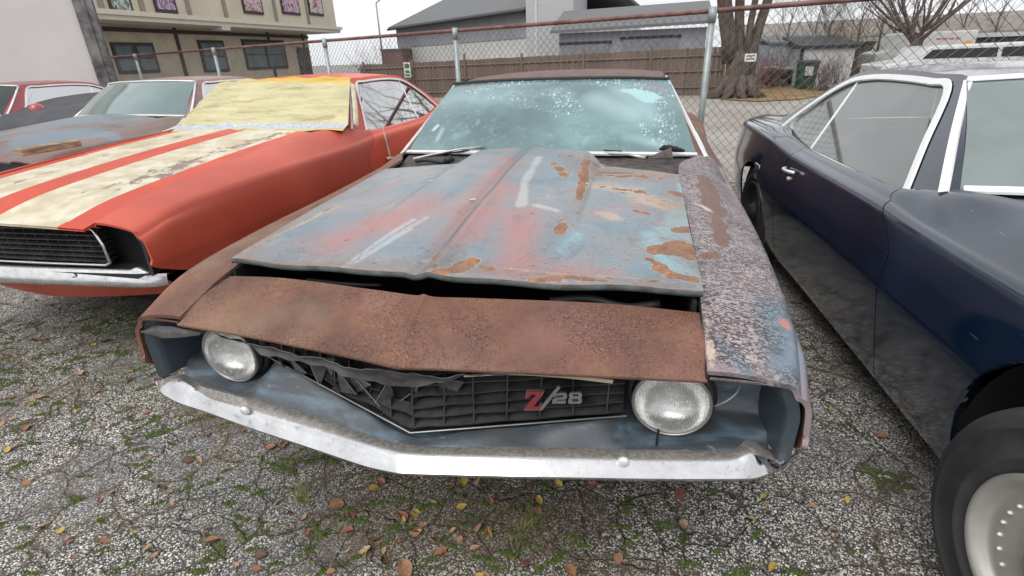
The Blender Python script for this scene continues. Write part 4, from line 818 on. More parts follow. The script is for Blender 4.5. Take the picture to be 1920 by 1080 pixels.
TEAL=N('blue_green_windshield'); TEALM=TEAL.out(TEAL.mix(TEAL.st(TEAL.noise(1.4,4,.5),.3,.7),(.10,.155,.155),(.16,.22,.22)),.12,0,coat=.9)
cb.greenhouse(BRROOF,BRROOF,GLASSD,TEALM,TRIM,tw=.022); cb.underbody()
for y in (.93,3.67):
    for sg in (-1,1): cb.wheel(y,sg,RUSTRIM,xo=.875,w=.20)
bumper(brown,mat_chrome(.3)); m=MB(); m.box((-.86,.2,.50),(.86,.24,.75)); m.build('grille',GRILLE,brown)
m=MB(); m.tube([(-.35,1.60,.958),(.05,1.56,.975),(.30,1.60,.968)],.008,6); m.build('wiper',DARK,brown)
# plank on its hood
pa,pb=at(40,284,'z',.955),at(152,266,'z',.965); d=(pb-pa); d.normalize(); n_=Vector((-d.y,d.x,0)); 
WOOD=N('weathered_plank_wood'); _g=WOOD.noise(6,6,.7,1.,co=WOOD.scale((1,1,6))); WOODM=WOOD.out(WOOD.mix(WOOD.st(_g,.35,.65),(.16,.115,.075),(.36,.28,.18)),.75,0,WOOD.bump(_g,.4,.004))
m=MB(); a=pa-Vector((0,0,.03)); b=pb-Vector((0,0,.03)); 
m.prism([a,b,b+n_*.12,a+n_*.12],(0,0,.042)); o=m.build('plank',WOODM); bevel(o,.004); tag(o,'short weathered wooden plank lying on the faded brown car hood','plank')
# ---------------------------------------------------------------- red car far left with a dark cover
RO=Vector((-7.9,2.25,0)); red=thing('crimson_car','crimson coupe with a round-headed red door mirror, at the left edge beside the white container','car',RO,0)
cr_=Coupe(red); REDC=mat_paint('crimson_paint',(.33,.03,.035),.3,.8,dust=.1); cr_.sides(REDC,REDC,REDC); cr_.hood(REDC); cr_.cowl(DARK); DRR=mat_paint('dull_maroon_roof',(.20,.07,.07),.5,.2,dust=.3)
cr_.greenhouse(REDC,DRR,GLASSD,GLASSD,TRIM,tw=.022); cr_.underbody()
for y in (.93,3.67):
    for sg in (-1,1): cr_.wheel(y,sg,RUSTRIM,xo=.875,w=.20)
m=MB(); M=Matrix.Translation((1.02,1.98,.985)); m.lathe([(.0005,-.02),(.05,-.015),(.075,.02),(.08,.06),(.07,.10),(.0005,.105)],20,M@Matrix.Rotation(radians(90),4,'Z')); m.tube([(.83,2.02,.87),(.98,2.02,.94)],.02,8); m.build('door_mirror',REDC,red,True)
COV=simple('dark_grey_car_cover',(.060,.062,.070),.75,var=.2,sc=5,bs=.3,bd=.01,bsc=9)
top_=[at(60,192,'y',4.6),at(75,183,'y',4.9),at(120,178,'y',5.2),at(165,171,'y',5.6),at(206,168,'y',5.9)]
mid_=[at(20,212,'y',4.2),at(60,205,'y',4.3),at(110,196,'y',4.5),at(160,190,'y',4.7),at(200,186,'y',4.9)]
low_=[at(0,236,'y',3.7),at(50,232,'y',3.8),at(100,226,'y',3.9),at(150,222,'y',4.0),at(190,215,'y',4.2)]
gr_=[(p[0],p[1]-.1,.1) for p in low_]
o=loft('car_cover',[gr_,low_,mid_,top_,[(p[0],p[1]+.4,p[2]-.3) for p in top_]],40,40,COV,None,disp=lambda p:(p[0],p[1],p[2]+.01*sin(6*p[0]+3*p[1]))); solid(o,.006); tag(o,'dark grey fabric cover draped between the crimson car and the faded brown car','car cover')
# ================================================================ ground
GM=mat_ground()
def gz(x,y): return .008*sin(1.7*x+.6)*sin(1.3*y)+.004*sin(4.1*x+2*y)
xa,xb,ya,yb=-7.,5.,-1.6,5.2; nx,ny=240,140; V=[]
for j in range(ny):
    for i in range(nx):
        x=xa+(xb-xa)*i/(nx-1); y=ya+(yb-ya)*j/(ny-1); V.append((x,y,gz(x,y)))
lit=seg_mask(V,[((-.3,.25,0),(.35,.35,0),.28,.9),((-.2,-.05,0),(.3,0,0),.22,.55),((-1.35,1.1,0),(-1.25,.75,0),.25,1.1),((-2.2,1.2,0),(-1.2,1.0,0),.22,.9),((-1.2,.3,0),(-.9,.5,0),.15,.6),((1.1,1.6,0),(1.2,2.6,0),.25,.5),((-.6,.4,0),(.6,.6,0),.5,.5)])
V+= [(-300,-60,-.03),(300,-60,-.03),(300,ya,-.03),(-300,ya,-.03),(-300,yb,-.03),(300,yb,-.03),(300,400,-.03),(-300,400,-.03),(xa,ya,-.03),(xa,yb,-.03),(xb,ya,-.03),(xb,yb,-.03)]
b=nx*ny; F=gridF(nx,ny)+[(b,b+1,b+2,b+3),(b+4,b+5,b+6,b+7),(b+3,b+8,b+9,b+4),(b+10,b+2,b+5,b+11)]
o=mk('ground',V,F,GM,None,True,attrs={'litter':np.concatenate([lit,np.zeros(12)])}); o['kind']='structure'
LOT=N('gravel_lot'); _v=LOT.vor(30,'F1','Color'); _s=LOT.n('SeparateColor',{0:_v}).outputs[0]; _n=LOT.noise(.6,5,.6)
_c=LOT.mix(LOT.st(_n,.35,.65),(.22,.19,.165),(.31,.285,.26)); _c=LOT.mix(LOT.ma('MULTIPLY',_s,.45),_c,(.42,.39,.35)); LOTM=LOT.out(_c,.9,0,LOT.bump(_s,.5,.01))
o=mk('lot_beyond_fence',[(-40,5.6,-.022),(60,5.6,-.022),(60,40,-.022),(-40,40,-.022)],[(0,1,2,3)],LOTM); o['kind']='structure'
GR=N('dry_grass_ground'); _n=GR.noise(2,6,.7); GRM=GR.out(GR.mix(GR.st(_n,.35,.65),(.30,.19,.07),(.14,.10,.05)),.95,0,GR.bump(GR.noise(20,5),.8,.05))
o=mk('leaf_strewn_verge',[at(1350,186,'z',0),at(1420,190,'z',0),at(1500,186,'z',0),at(1560,176,'z',0),at(1700,160,'z',0),at(1560,150,'z',0),at(1350,170,'z',0)],[(0,1,2,3,4,5,6)],GRM); o['kind']='structure'
# ---------------------------------------------------------------- leaves, moss, weeds
LC={'orange-brown':(.30,.15,.08),'dry tan':(.40,.26,.16),'yellow':(.45,.33,.07),'dark brown':(.11,.06,.035),'dull reddish':(.24,.09,.06)}
LM={}
for k,c in LC.items():
    a=N('leaf_'+k.replace(' ','_').replace('-','_')); nn=a.noise(45,4,.6); LM[k]=a.out(a.mix(a.st(nn,.35,.65),tuple(x*.65 for x in c),tuple(min(1,x*1.25) for x in c)),.65,0,a.bump(nn,.4,.002))
def leafmesh(kind,seed):
    rr=random.Random(seed); V=[];nu=9;nv=7
    for j in range(nv):
        for i in range(nu):
            t=i/(nu-1); s_=-1+2*j/(nv-1); w=.42*math.sin(pi*min(1,t**.8+.02))**.8
            if kind==1: w*=1+.35*math.sin(t*19+1)
            x=t-.5; y=s_*w; V.append((x*1.,y,.16*s_*s_*(1+.5*sin(5*t+seed))+.10*sin(3*t+seed)+.03*rr.random()))
    return V,gridF(nu,nv)
LP={}
for k in LC:
    for s_ in range(3):
        V,F=leafmesh(s_%2,s_+len(k)); me=bpy.data.meshes.new('fallen_leaf'); me.from_pydata([tuple(.5*q for q in v) for v in V],[],F); me.materials.append(LM[k]); me.polygons.foreach_set('use_smooth',[True]*len(F)); LP[k,s_]=me
def leaf(x,y,size,k,z=0.,rz=None,tilt=.25):
    o=bpy.data.objects.new('fallen_leaf',LP[k,random.randrange(3)]); COL.objects.link(o); o.location=(x,y,z+.006+gz(x,y)); size*=1.75; o.scale=(size*1.6,size*random.uniform(.8,1.5),size)
    o.rotation_euler=(random.uniform(-tilt,tilt),random.uniform(-tilt,tilt),random.uniform(0,6.3) if rz is None else rz)
    tag(o,k+' fallen leaf lying on the cracked asphalt','leaf','%s leaves scattered on the asphalt'%k); return o
KN=[(398,1016,.05,'orange-brown'),(570,970,.035,'dry tan'),(630,950,.055,'orange-brown'),(505,838,.04,'orange-brown'),(455,808,.035,'orange-brown'),(420,815,.03,'dry tan'),(390,815,.035,'orange-brown'),(530,836,.045,'orange-brown'),(320,925,.03,'dry tan'),(322,948,.026,'dry tan'),(280,862,.03,'orange-brown'),(50,803,.05,'orange-brown'),(80,990,.04,'dry tan'),(115,1000,.03,'yellow'),(290,1045,.04,'dry tan'),(200,1020,.05,'orange-brown'),(275,775,.035,'orange-brown'),(75,745,.05,'dry tan'),(20,748,.04,'orange-brown'),
 (828,1038,.055,'orange-brown'),(762,1072,.06,'orange-brown'),(780,1002,.04,'dry tan'),(890,1032,.035,'dry tan'),(918,1005,.035,'orange-brown'),(920,945,.04,'dull reddish'),(845,915,.035,'dull reddish'),(872,935,.035,'dark brown'),(1000,912,.045,'orange-brown'),(1012,945,.04,'yellow'),(980,970,.03,'dark brown'),(1010,965,.03,'dull reddish'),(1158,1055,.035,'orange-brown'),(1070,1075,.05,'orange-brown'),(1280,985,.03,'dry tan'),(1430,935,.03,'yellow'),(1436,950,.028,'yellow'),(1524,952,.032,'dry tan'),(1587,942,.03,'yellow'),(1447,1067,.05,'yellow'),(1652,821,.045,'orange-brown'),(1554,772,.03,'yellow'),(1560,760,.03,'dry tan'),(1322,960,.03,'orange-brown'),(1285,985,.025,'dry tan'),(755,970,.04,'dull reddish'),(780,998,.03,'dull reddish'),(720,1035,.03,'dry tan'),(650,1035,.03,'dry tan'),(650,998,.045,'orange-brown'),(575,1000,.03,'dull reddish'),(60,735,.05,'dry tan'),(150,700,.05,'dry tan'),(85,640,.06,'orange-brown'),(200,640,.05,'dark brown'),(1490,838,.025,'dry tan'),(430,790,.03,'orange-brown'),(715,905,.04,'dull reddish')]
for px,py,s_,k in KN:
    p=at(px,py,'z',0); leaf(p.x,p.y,s_*random.uniform(.62,.8),k)
ks=list(LC)
for i in range(130):
    x=random.uniform(-3.4,-1.0); y=random.uniform(.0,1.6); leaf(x,y,random.uniform(.014,.032),random.choice(['dry tan','dark brown','orange-brown','dry tan','yellow']),tilt=.5)
for i in range(60):
    x=random.gauss(.05,.5); y=random.gauss(.2,.22); leaf(x,y,random.uniform(.015,.034),random.choice(['dark brown','dull reddish','dry tan','orange-brown','dry tan','yellow']),tilt=.6)
for i in range(45):
    x=random.uniform(-1.9,1.3); y=random.uniform(-.5,.6); leaf(x,y,random.uniform(.010,.022),random.choice(ks),tilt=.4)
# moss cushions in the cracks, weeds: uncountable ground cover
MOSS=N('bright_moss'); _n=MOSS.noise(90,5,.7); MOSSM=MOSS.out(MOSS.mix(MOSS.st(_n,.3,.7),(.035,.055,.010),(.10,.15,.028)),.9,0,MOSS.bump(_n,1.,.004))
V=[];F=[]
def mosspatch(x,y,L,Wd,ang):
    for i in range(int(40*L/.06)+14):
        a=random.gauss(0,.42)*L; b=random.gauss(0,.42)*Wd; px_=x+a*cos(ang)-b*sin(ang); py_=y+a*sin(ang)+b*cos(ang); z=gz(px_,py_); s=random.uniform(.0025,.006); h=random.uniform(.002,.007)
        b0=len(V); r_=random.uniform(0,6.3)
        for k in range(5): V.append((px_+s*cos(r_+k*1.257),py_+s*sin(r_+k*1.257),z+.001))
        V.append((px_,py_,z+h))
        for k in range(5): F.append((b0+k,b0+(k+1)%5,b0+5))
for px,py,L,Wd in ((72,776,.035,.012),(250,845,.03,.01),(258,873,.035,.01),(217,795,.025,.008),(395,905,.06,.012),(292,945,.03,.01),(455,915,.03,.01),(480,925,.03,.01),(575,1030,.045,.02),(640,970,.03,.012),(665,975,.04,.012),(740,990,.05,.02),(770,990,.03,.015),(700,945,.05,.01),(835,1010,.03,.012),(850,1025,.03,.012),(910,1050,.06,.012),(930,1068,.04,.012),(960,1040,.05,.012),(1045,1050,.05,.012),(1010,1070,.03,.01),(1080,1010,.05,.01),(1090,1025,.03,.01),(1185,1015,.05,.01),(1170,990,.04,.01),(1340,920,.04,.008),(1417,1002,.03,.01),(1290,1060,.04,.01),(1485,1070,.03,.012),(1385,1070,.04,.012),(985,1020,.05,.012),(915,1000,.05,.012),(520,790,.04,.012),(40,870,.04,.01),(60,830,.03,.01),(145,830,.03,.01),(515,870,.04,.01),(535,860,.04,.012),(470,1030,.02,.01),(600,1075,.03,.01),(1010,880,.05,.02),(1040,1055,.03,.01),(870,985,.04,.01),(30,700,.06,.02),(110,690,.08,.02),(90,665,.08,.02),(200,660,.1,.02),(160,620,.08,.03),(60,610,.1,.03)):
    p=at(px,py,'z',0); mosspatch(p.x,p.y,L,Wd,random.uniform(-.3,1.))
for i in range(90):
    mosspatch(random.uniform(-1.6,.9),random.uniform(-.35,.5),random.uniform(.02,.05),random.uniform(.006,.014),random.uniform(-.4,1.2))
for i in range(60):
    mosspatch(random.uniform(-3.,-1.1),random.uniform(.4,1.6),random.uniform(.03,.08),random.uniform(.01,.025),random.uniform(-.4,1.2))
o=mk('moss',V,F,MOSSM); tag(o,None,None,kind='stuff')
GRS=N('weed_green'); GRSM=GRS.out(GRS.mix(GRS.st(GRS.noise(3,3),.4,.6),(.10,.15,.03),(.22,.22,.09)),.7)
V=[];F=[]
def tuft(x,y,n,h,spread):
    for i in range(n):
        a=random.uniform(0,6.3); l=random.uniform(.4,1)*h; bx=x+random.gauss(0,spread*.3); by=y+random.gauss(0,spread*.3); w=random.uniform(.0008,.002); ln=random.uniform(.3,1.2)*h; b0=len(V); z=gz(bx,by)
        for t in (0,.4,.75,1.): 
            cx=bx+cos(a)*ln*t*t; cy=by+sin(a)*ln*t*t; cz=z+l*(t-.35*t*t); ww=w*(1-t*.9); V.append((cx-sin(a)*ww,cy+cos(a)*ww,cz)); V.append((cx+sin(a)*ww,cy-cos(a)*ww,cz))
        for k in range(3): F.append((b0+2*k,b0+2*k+1,b0+2*k+3,b0+2*k+2))
for px,py,n,h in ((565,935,60,.07),(560,915,30,.05),(980,1000,40,.08),(1000,985,25,.07),(535,880,30,.05),(870,930,20,.04),(1340,930,10,.03),(820,1060,14,.03),(965,1030,14,.05),(1070,1030,14,.04),(560,860,30,.05),(520,880,25,.05)):
    p=at(px,py,'z',0); tuft(p.x,p.y,n,h,.04)
for i in range(420): tuft(random.uniform(-2.8,-1.1),random.uniform(.55,1.5),7,.035,.05)
for i in range(160): tuft(random.gauss(-.6,.6),random.gauss(.05,.18),6,.028,.04)
for i in range(60): tuft(random.gauss(0,.5),random.gauss(.35,.25),6,.03,.05)
o=mk('weeds',V,F,GRSM); tag(o,None,None,kind='stuff')
# ================================================================ chain-link fence
ZR=1.72; fA=at(1340,20,'z',ZR); fB=at(250,104,'z',ZR); fd=Vector((fB.x-fA.x,fB.y-fA.y,0)); fL=fd.length; fd.normalize()
fdr=Vector((fA.x,fA.y,0)); P0=fdr-fd*6.0
fence=thing('chain_link_fence','tall galvanised chain-link fence with rusty top rail behind the parked cars','fence',(fA.x,fA.y,0))
def fp(s,z): return (fd.x*s,fd.y*s,z)
RAIL=simple('rusty_top_rail',(.17,.085,.075),.6,metal=.2,var=.45,sc=6); MESHM=simple('zinc_wire',(.17,.165,.16),.5,metal=.5,var=.3,sc=3)
MB().tube([fp(-6,ZR+.02),fp(0,ZR),fp(fL*.5,ZR),fp(fL+16,ZR)],.022,10).build('top_rail',RAIL,fence,True)
MB().tube([fp(-6,.12),fp(fL+16,.12)],.003,5).build('tension_wire',MESHM,fence,True)
n_=Vector((-fd.y,fd.x,0))
def s_at(px,py):
    p=at(px,py,'z',ZR); return (Vector((p.x,p.y,0))-fdr).dot(fd)
for s_,tl in ((0,0),(s_at(852,57),0),(s_at(600,76),0),(s_at(410,92),0),(s_at(283,103),0),(-3.1,0),(fL+5,0),(fL+9.5,0)):
    m=MB(); m.tube([fp(s_,-.03),fp(s_,ZR-.03)],.030,14); m.tube([fp(s_,ZR-.10),fp(s_,ZR+.03)],[.037,.037],12); o=m.build('post',STEEL,fence,True); o.location=n_*-.05 if n_.y>0 else n_*.05
m=MB(); w=.0027; a_=.085; n=int((fL+18)/a_); rows=int((ZR-.06)/ (a_)*2)
h=a_/2; V=[];F=[]
for i in range(n):
    sb=-5.9+i*a_
    for sgn in (1,):
        b=len(V)
        for j in range(rows+1):
            z=.05+j*h; s_=sb+(h if j%2 else 0); d=.0025*(1 if j%2 else -1)
            for k in range(3): 
                th=2*pi*k/3; V.append((fd.x*s_+n_.x*(d+w*sin(th)) +fd.x*w*cos(th)*1.2,fd.y*s_+n_.y*(d+w*sin(th))+fd.y*w*cos(th)*1.2,z))
        for j in range(rows):
            for k in range(3): F.append((b+j*3+k,b+j*3+(k+1)%3,b+(j+1)*3+(k+1)%3,b+(j+1)*3+k))
        b=len(V)
        for j in range(rows+1):
            z=.05+j*h; s_=sb+a_*1.0-(h if j%2 else 0); d=.0025*(-1 if j%2 else 1)
            for k in range(3): 
                th=2*pi*k/3; V.append((fd.x*s_+n_.x*(d+w*sin(th)) +fd.x*w*cos(th)*1.2,fd.y*s_+n_.y*(d+w*sin(th))+fd.y*w*cos(th)*1.2,z))
        for j in range(rows):
            for k in range(3): F.append((b+j*3+k,b+j*3+(k+1)%3,b+(j+1)*3+(k+1)%3,b+(j+1)*3+k))
mk('wire_mesh',V,F,MESHM,fence)
# ================================================================ white container at the left
CY=7.2; c0=at(133,0,'y',CY); c1=at(188,163,'y',CY); CM=simple('white_container_paint',(.62,.60,.58),.6,var=.05,sc=1.2,bs=.1); CG=simple('scuffed_grey_post',(.16,.155,.155),.5,metal=.3,var=.6,sc=5)
xr=c1.x; cont=thing('storage_container','tall white storage container with scuffed grey corner post, left edge of the lot','container',(c1.x,CY,0),radians(46))
m=MB(); m.box((-7.2,0,.12),(0,2.4,3.4)); m.build('container_wall',CM,cont)
for a_,b_ in (((0,-.04,0),(.17,.12,3.45)),((.175,-.02,0),(.27,.10,3.45)),((0,2.28,0),(.16,2.44,3.45))): MB().box(a_,b_).build('corner_post',CG,cont)
MB().box((-7.2,-.02,3.4),(.16,2.42,3.5)).build('top_rail',CG,cont)
# ================================================================ tan two-storey building
FX=-18.0
def fpl(px,py,x=FX): return at(px,py,'x',x)
TANW=simple('tan_stucco',(.58,.52,.41),.8,var=.08,sc=.8,bs=.1); TAND=simple('dark_tan_trim',(.28,.24,.19),.8,var=.1); TANL=simple('cream_cornice',(.62,.57,.48),.7,var=.06)  # darker tan for the pilasters and roof edge
y1_=fpl(633,62).y; y0_=2.0; zc=fpl(633,62).z
bld=thing('commercial_building','two-storey tan building with overhanging upper floor and picture windows','building',(FX,y1_,0))
def L(p): return (p[0]-FX,p[1]-y1_,p[2])
m=MB(); m.box((-9,y0_-y1_,zc+.32),(0,0,zc+6)); m.build('upper_wall',TANW,bld)
m=MB(); m.box((-9.1,y0_-y1_,zc),(.12,.15,zc+.16)); m.box((-9.1,y0_-y1_,zc+.16),(.22,.25,zc+.32)); o=m.build('cornice',TANL,bld)
GX=-1.7; GW=simple('tan_ground_floor',(.52,.45,.36),.85,var=.1,sc=2)
m=MB(); m.box((-9,y0_-y1_,-.1),(GX,-.6,zc)); m.build('lower_wall',GW,bld)
DKB=simple('dark_brown_timber',(.045,.035,.032),.6); PANE=mat_pane('shop_window_glass',(.12,.17,.18))
for a,b in ((183,17),(262,28),(350,36),(418,40),(512,45),(572,48)):
    p=L(fpl(a+8,b)); m=MB(); m.box((.004,p[1]-.10,zc+.33),(.05,p[1]+.10,zc+6)); m.build('pilaster',TAND,bld)
POST=[((.06,.10,.09),(.55,.62,.58)),((.10,.05,.12),(.60,.42,.62)),((.30,.04,.05),(.62,.50,.50)),((.22,.06,.09),(.62,.45,.58)),((.34,.05,.05),(.60,.58,.55))]
for (xa_,xb_,yb_2),(c1_,c2_) in zip(((208,250,25),(292,332,23),(457,493,25),(529,562,26),(580,606,28)),POST):
    a=L(fpl(xa_,yb_2)); b=L(fpl(xb_,yb_2)); z0=min(a[2],b[2]) ; ya_,yb2=min(a[1],b[1]),max(a[1],b[1])
    m=MB(); m.box((.004,ya_,z0),(.06,yb2,z0+2.0)); w=m.build('window_frame',DKB,bld)
    p=N('window_poster'); q=p.noise(2.6,5,.7,1.2); pm=p.out(p.ramp(q,[(.35,c1_),(.45,c2_),(.52,tuple(x*.6 for x in c2_)),(.58,c1_),(.66,c2_)],'CONSTANT'),.4,0,coat=.4)
    m=MB(); m.box((.06,ya_+.10,z0+.12),(.075,yb2-.10,z0+1.9)); m.build('poster',pm,w)
gx0=FX+GX
for xa_,xb_,yt,yb3,n in ((222,300,80,136,2),(383,430,76,134,1),(463,540,75,128,2)):
    a=L(fpl(xa_,yb3,gx0)); b=L(fpl(xb_,yb3,gx0)); zt=L(fpl((xa_+xb_)/2,yt,gx0))[2]; zb=max(.5,min(a[2],b[2])); ya_,yb2=min(a[1],b[1]),max(a[1],b[1])
    m=MB(); m.box((GX+.004,ya_,zb),(GX+.06,yb2,zt)); w=m.build('window_frame',DKB,bld)
    d=(yb2-ya_)/n
    for k in range(n):
        m=MB(); m.box((GX+.06,ya_+k*d+.12,zb+.12),(GX+.075,ya_+(k+1)*d-.12,zt-.12)); m.build('pane',PANE,w)
    m=MB(); m.box((GX+.076,ya_+.1,(zb+zt)/2-.03),(GX+.09,yb2-.1,(zb+zt)/2+.03)); m.build('window_bar',DKB,w)
for px in (338,508,572):
    p=L(fpl(px,100,gx0)); m=MB(); m.box((GX+.004,p[1]-.08,.0),(GX+.05,p[1]+.08,zc-.02)); m.build('timber_strip',DKB,bld)
m=MB(); m.box((GX+.004,y0_-y1_,zc-.25),(GX+.07,-.6,zc-.1)); m.box((GX+.004,y0_-y1_,.55),(GX+.06,-.6,.75)); m.build('timber_band',DKB,bld)
a=L(fpl(603,84,gx0)); m=MB(); m.box((GX+.004,-1.9,-.1),(GX+.06,-.75,2.3)); m.build('door',simple('poster_covered_door',(.06,.05,.05),.5,var=.8,sc=3),bld)
a=L(fpl(420,58,FX+.0)); m=MB(); m.box((-.35,a[1]-.25,zc-.16),(.15,a[1]+.25,zc-.002)); m.build('wall_lamp',simple('lamp_housing',(.5,.5,.48),.4),bld)
m=MB(); m.box((-9.2,y0_-y1_,zc+6),(.3,.3,zc+6.3)); m.build('roof',TAND,bld)
# ================================================================ wooden fence
WF=N('weathered_fence_boards'); _g=WF.noise(3,6,.7,.6,co=WF.scale((6,6,.6))); _b=WF.noise(1.3,3,.5,co=WF.scale((8,1,.01)))
WFM=WF.out(WF.mix(WF.st(_b,.35,.65),WF.mix(_g,(.085,.058,.046),(.16,.115,.09)),WF.mix(_g,(.13,.09,.07),(.20,.15,.12))),.85,0,WF.bump(_g,.5,.01))
wa,wb=Vector((2.75,18.85,0)),Vector((-11.6,20.6,0)); wd=(wb-wa); wl=wd.length; wd.normalize(); wn=Vector((wd.y,-wd.x,0)); wn=wn if wn.y<0 else -wn
wf=thing('board_fence','weathered brown board fence in front of the grey houses','fence',wa)
m=MB(); nb=int(wl/.145)
for i in range(nb):
    s_=i*.145; H=1.47-.20*s_/wl+random.uniform(-.012,.012); p=wd*s_; q=wd*(s_+.137)
    m.prism([p,q,q+Vector((0,0,H)),p+Vector((0,0,H))],wn*-.02*(1 if i%2 else 1.3))
m.build('fence_boards',WFM,wf)
for k in range(7):
    s_=.05+k*2.35; p=wd*s_+wn*.03; m=MB(); m.tube([p,p+Vector((0,0,1.6-.2*s_/wl+(.1 if k==4 else 0)))],.05,4); m.build('post',WFM,wf)
for zz in (.25,.75,1.22):
    m=MB(); m.tube([wn*.02+Vector((0,0,zz)),wd*wl+wn*.02+Vector((0,0,zz-.1))],.035,4); m.build('fence_rail',WFM,wf)
SIGN=simple('white_sign_board',(.6,.6,.57),.5,var=.2,sc=30); GS=simple('green_sign_ink',(.03,.12,.08),.5)
p=at(764,131,'y',20.0); m=MB(); m.box((-.14,-.02,-.28),(.14,0,.28)); o=m.build('notice_sign',SIGN,None,loc=p); tag(o,'small white and green notice fixed on the brown board fence','sign')
m=MB(); m.box((-.10,-.024,.06),(.10,-.02,.22)); m.box((-.09,-.024,-.12),(.09,-.02,-.02)); m.box((-.10,-.024,-.24),(.10,-.02,-.16)); m.build('sign_lettering',GS,o)
# ================================================================ houses behind
SHG=N('grey_shingles'); SHGM=SHG.out(SHG.mix(SHG.noise(8,5,.7),(.10,.105,.11),(.19,.195,.20)),.9,0,SHG.bump(SHG.n('TexBrick',{'Vector':SHG.c,'Scale':3.}).outputs['Fac'],.3,.02))
WW=simple('white_siding',(.52,.52,.52),.7,var=.06,sc=1.5); GWL=simple('blue_grey_siding',(.27,.28,.31),.8,var=.1,sc=1.5); LGW=simple('light_grey_wall',(.42,.42,.43),.8,var=.06)
e0=at(728,56,'z',3.3); e1=at(985,20,'z',3.3); 
h=thing('grey_roof_house','white-walled house with a grey shingle roof behind the board fence','house',(e1.x,e1.y,0))
def H(p): return Vector((p[0]-e1.x,p[1]-e1.y,p[2]))
r0h=H(e0); r1h=H(e1); bk=Vector((r1h-r0h)); bk.z=0; bk.normalize(); nb_=Vector((-bk.y,bk.x,0)); nb_=nb_ if nb_.y>0 else -nb_
m=MB(); D=4.2; rise=1.9; ri=1.5
m.prism([r0h,r1h,r1h+nb_*D+Vector((0,0,rise)),r0h+nb_*D+bk*1.8+Vector((0,0,rise))],(0,0,.14)); m.prism([r0h+nb_*2*D,r1h+nb_*2*D,r1h+nb_*D+Vector((0,0,rise)),r0h+nb_*D+bk*1.8+Vector((0,0,rise))],(0,0,.14)); m.prism([r0h,r0h+nb_*D+bk*1.8+Vector((0,0,rise)),r0h+nb_*2*D],(0,0,.13)); m.build('roof',SHGM,h)
i0=r0h+bk*.4+nb_*.4; i1=r1h-bk*.0+nb_*.4; zz=Vector((0,0,-3.4))
m=MB(); m.prism([i0+zz,i1+zz,i1+nb_*(2*D-.8)+zz,i0+nb_*(2*D-.8)+zz],(0,0,3.38)); m.build('wall',WW,h)
m=MB(); m.prism([i0+Vector((0,0,-1.1))-nb_*.02,i1+Vector((0,0,-1.1))-nb_*.02,i1+Vector((0,0,-.02))-nb_*.02,i0+Vector((0,0,-.02))-nb_*.02],-nb_*.02); m.build('frieze_board',GWL,h)
m=MB(); m.tube([r0h-nb_*.05,r1h-nb_*.05],.07,6); m.build('gutter',DARK,h)
a=at(1000,-10,'y',e1.y-.5); bx=thing('white_annex','tall plain light-grey annex beside the grey roofed house','building',(a.x,a.y,0))
w_=at(1075,20,'y',e1.y-.5).x-a.x; m=MB(); m.box((-.35,0,0),(w_,5,5.2)); m.build('wall',LGW,bx); m=MB(); m.box((-.40,-.05,5.2),(w_+.05,5.05,5.3)); m.build('roof',SHGM,bx); m=MB(); m.box((.05,-.03,0),(.16,-.003,5.2)); m.build('corner_board',WW,bx)
# garage
g0=at(1048,40,'y',21.); g1=at(1330,5,'y',21.3); ga=thing('low_garage','low blue-grey garage with dark roof edge behind the board fence','building',(g0.x,21,0)); wg=g1.x-g0.x
m=MB(); m.box((0,.1,0),(wg,5,2.15)); m.build('wall',GWL,ga)
m=MB(); m.prism([(-.3,-.2,2.15),(wg+.2,-.2,2.25),(wg+.2,3,3.1),(-.3,3,3.0)],(0,0,.10)); m.build('roof',SHGM,ga)
for a,b,z in ((.1,1.9,1.75),(2.4,4.4,1.85)): m=MB(); m.box((a,.05,.2),(b,.09,z)); o=m.build('garage_door',simple('grey_door',(.20,.205,.22),.7),ga); m=MB(); m.box((a-.1,.03,z),(b+.1,.085,z+.09)); m.build('lintel',DARK,o)
# right background: long low building, shed, truck, van
lb=thing('long_low_building','long low building with grey-brown shingle roof in the right distance','building',(4.5,27,0))
BRG=simple('brown_grey_roofing',(.22,.19,.17),.9,var=.2,sc=2)
m=MB(); m.box((0,.2,0),(26,7,1.55)); m.build('wall',simple('dark_brown_wall',(.10,.085,.075),.8,var=.3,sc=1),lb)
m=MB(); m.prism([(-.5,0,1.55),(26,0,1.75),(26,5,2.6),(-.5,5,2.4)],(0,0,.12)); m.build('roof',BRG,lb)
m=MB(); m.box((-.5,-.08,1.5),(26,-.02,1.66)); m.build('fascia',LGW,lb)
sa=at(1498,152,'y',22.); sb=at(1592,150,'y',22.); sh=thing('white_shed','small shed with plain white side wall and dark felt roof','shed',(sa.x,22,0)); ws=sb.x-sa.x
zt=at(1545,90,'y',22).z; m=MB(); m.box((0,0,0),(ws,3,zt)); m.build('wall',WW,sh); m=MB(); m.prism([(-.2,-.12,zt),(ws+.15,-.12,zt-.02),(ws+.15,3.1,zt+.35),(-.2,3.1,zt+.37)],(0,0,.10)); m.build('roof',DARK,sh); m=MB(); m.box((-.12,-.05,0),(-.01,.02,zt)); m.build('corner_board',DARK,sh)
gs_=thing('grey_outbuilding','pale blue-grey outbuilding left of the white shed','building',(at(1440,130,'y',24).x,24,0)); m=MB(); m.box((0,0,0),(2.2,3,1.5)); m.build('wall',simple('pale_blue_siding',(.34,.37,.42),.8),gs_); m=MB(); m.prism([(-.1,-.1,1.5),(2.3,-.1,1.5),(2.3,3,1.8),(-.1,3,1.8)],(0,0,.08)); m.build('roof',SHGM,gs_)
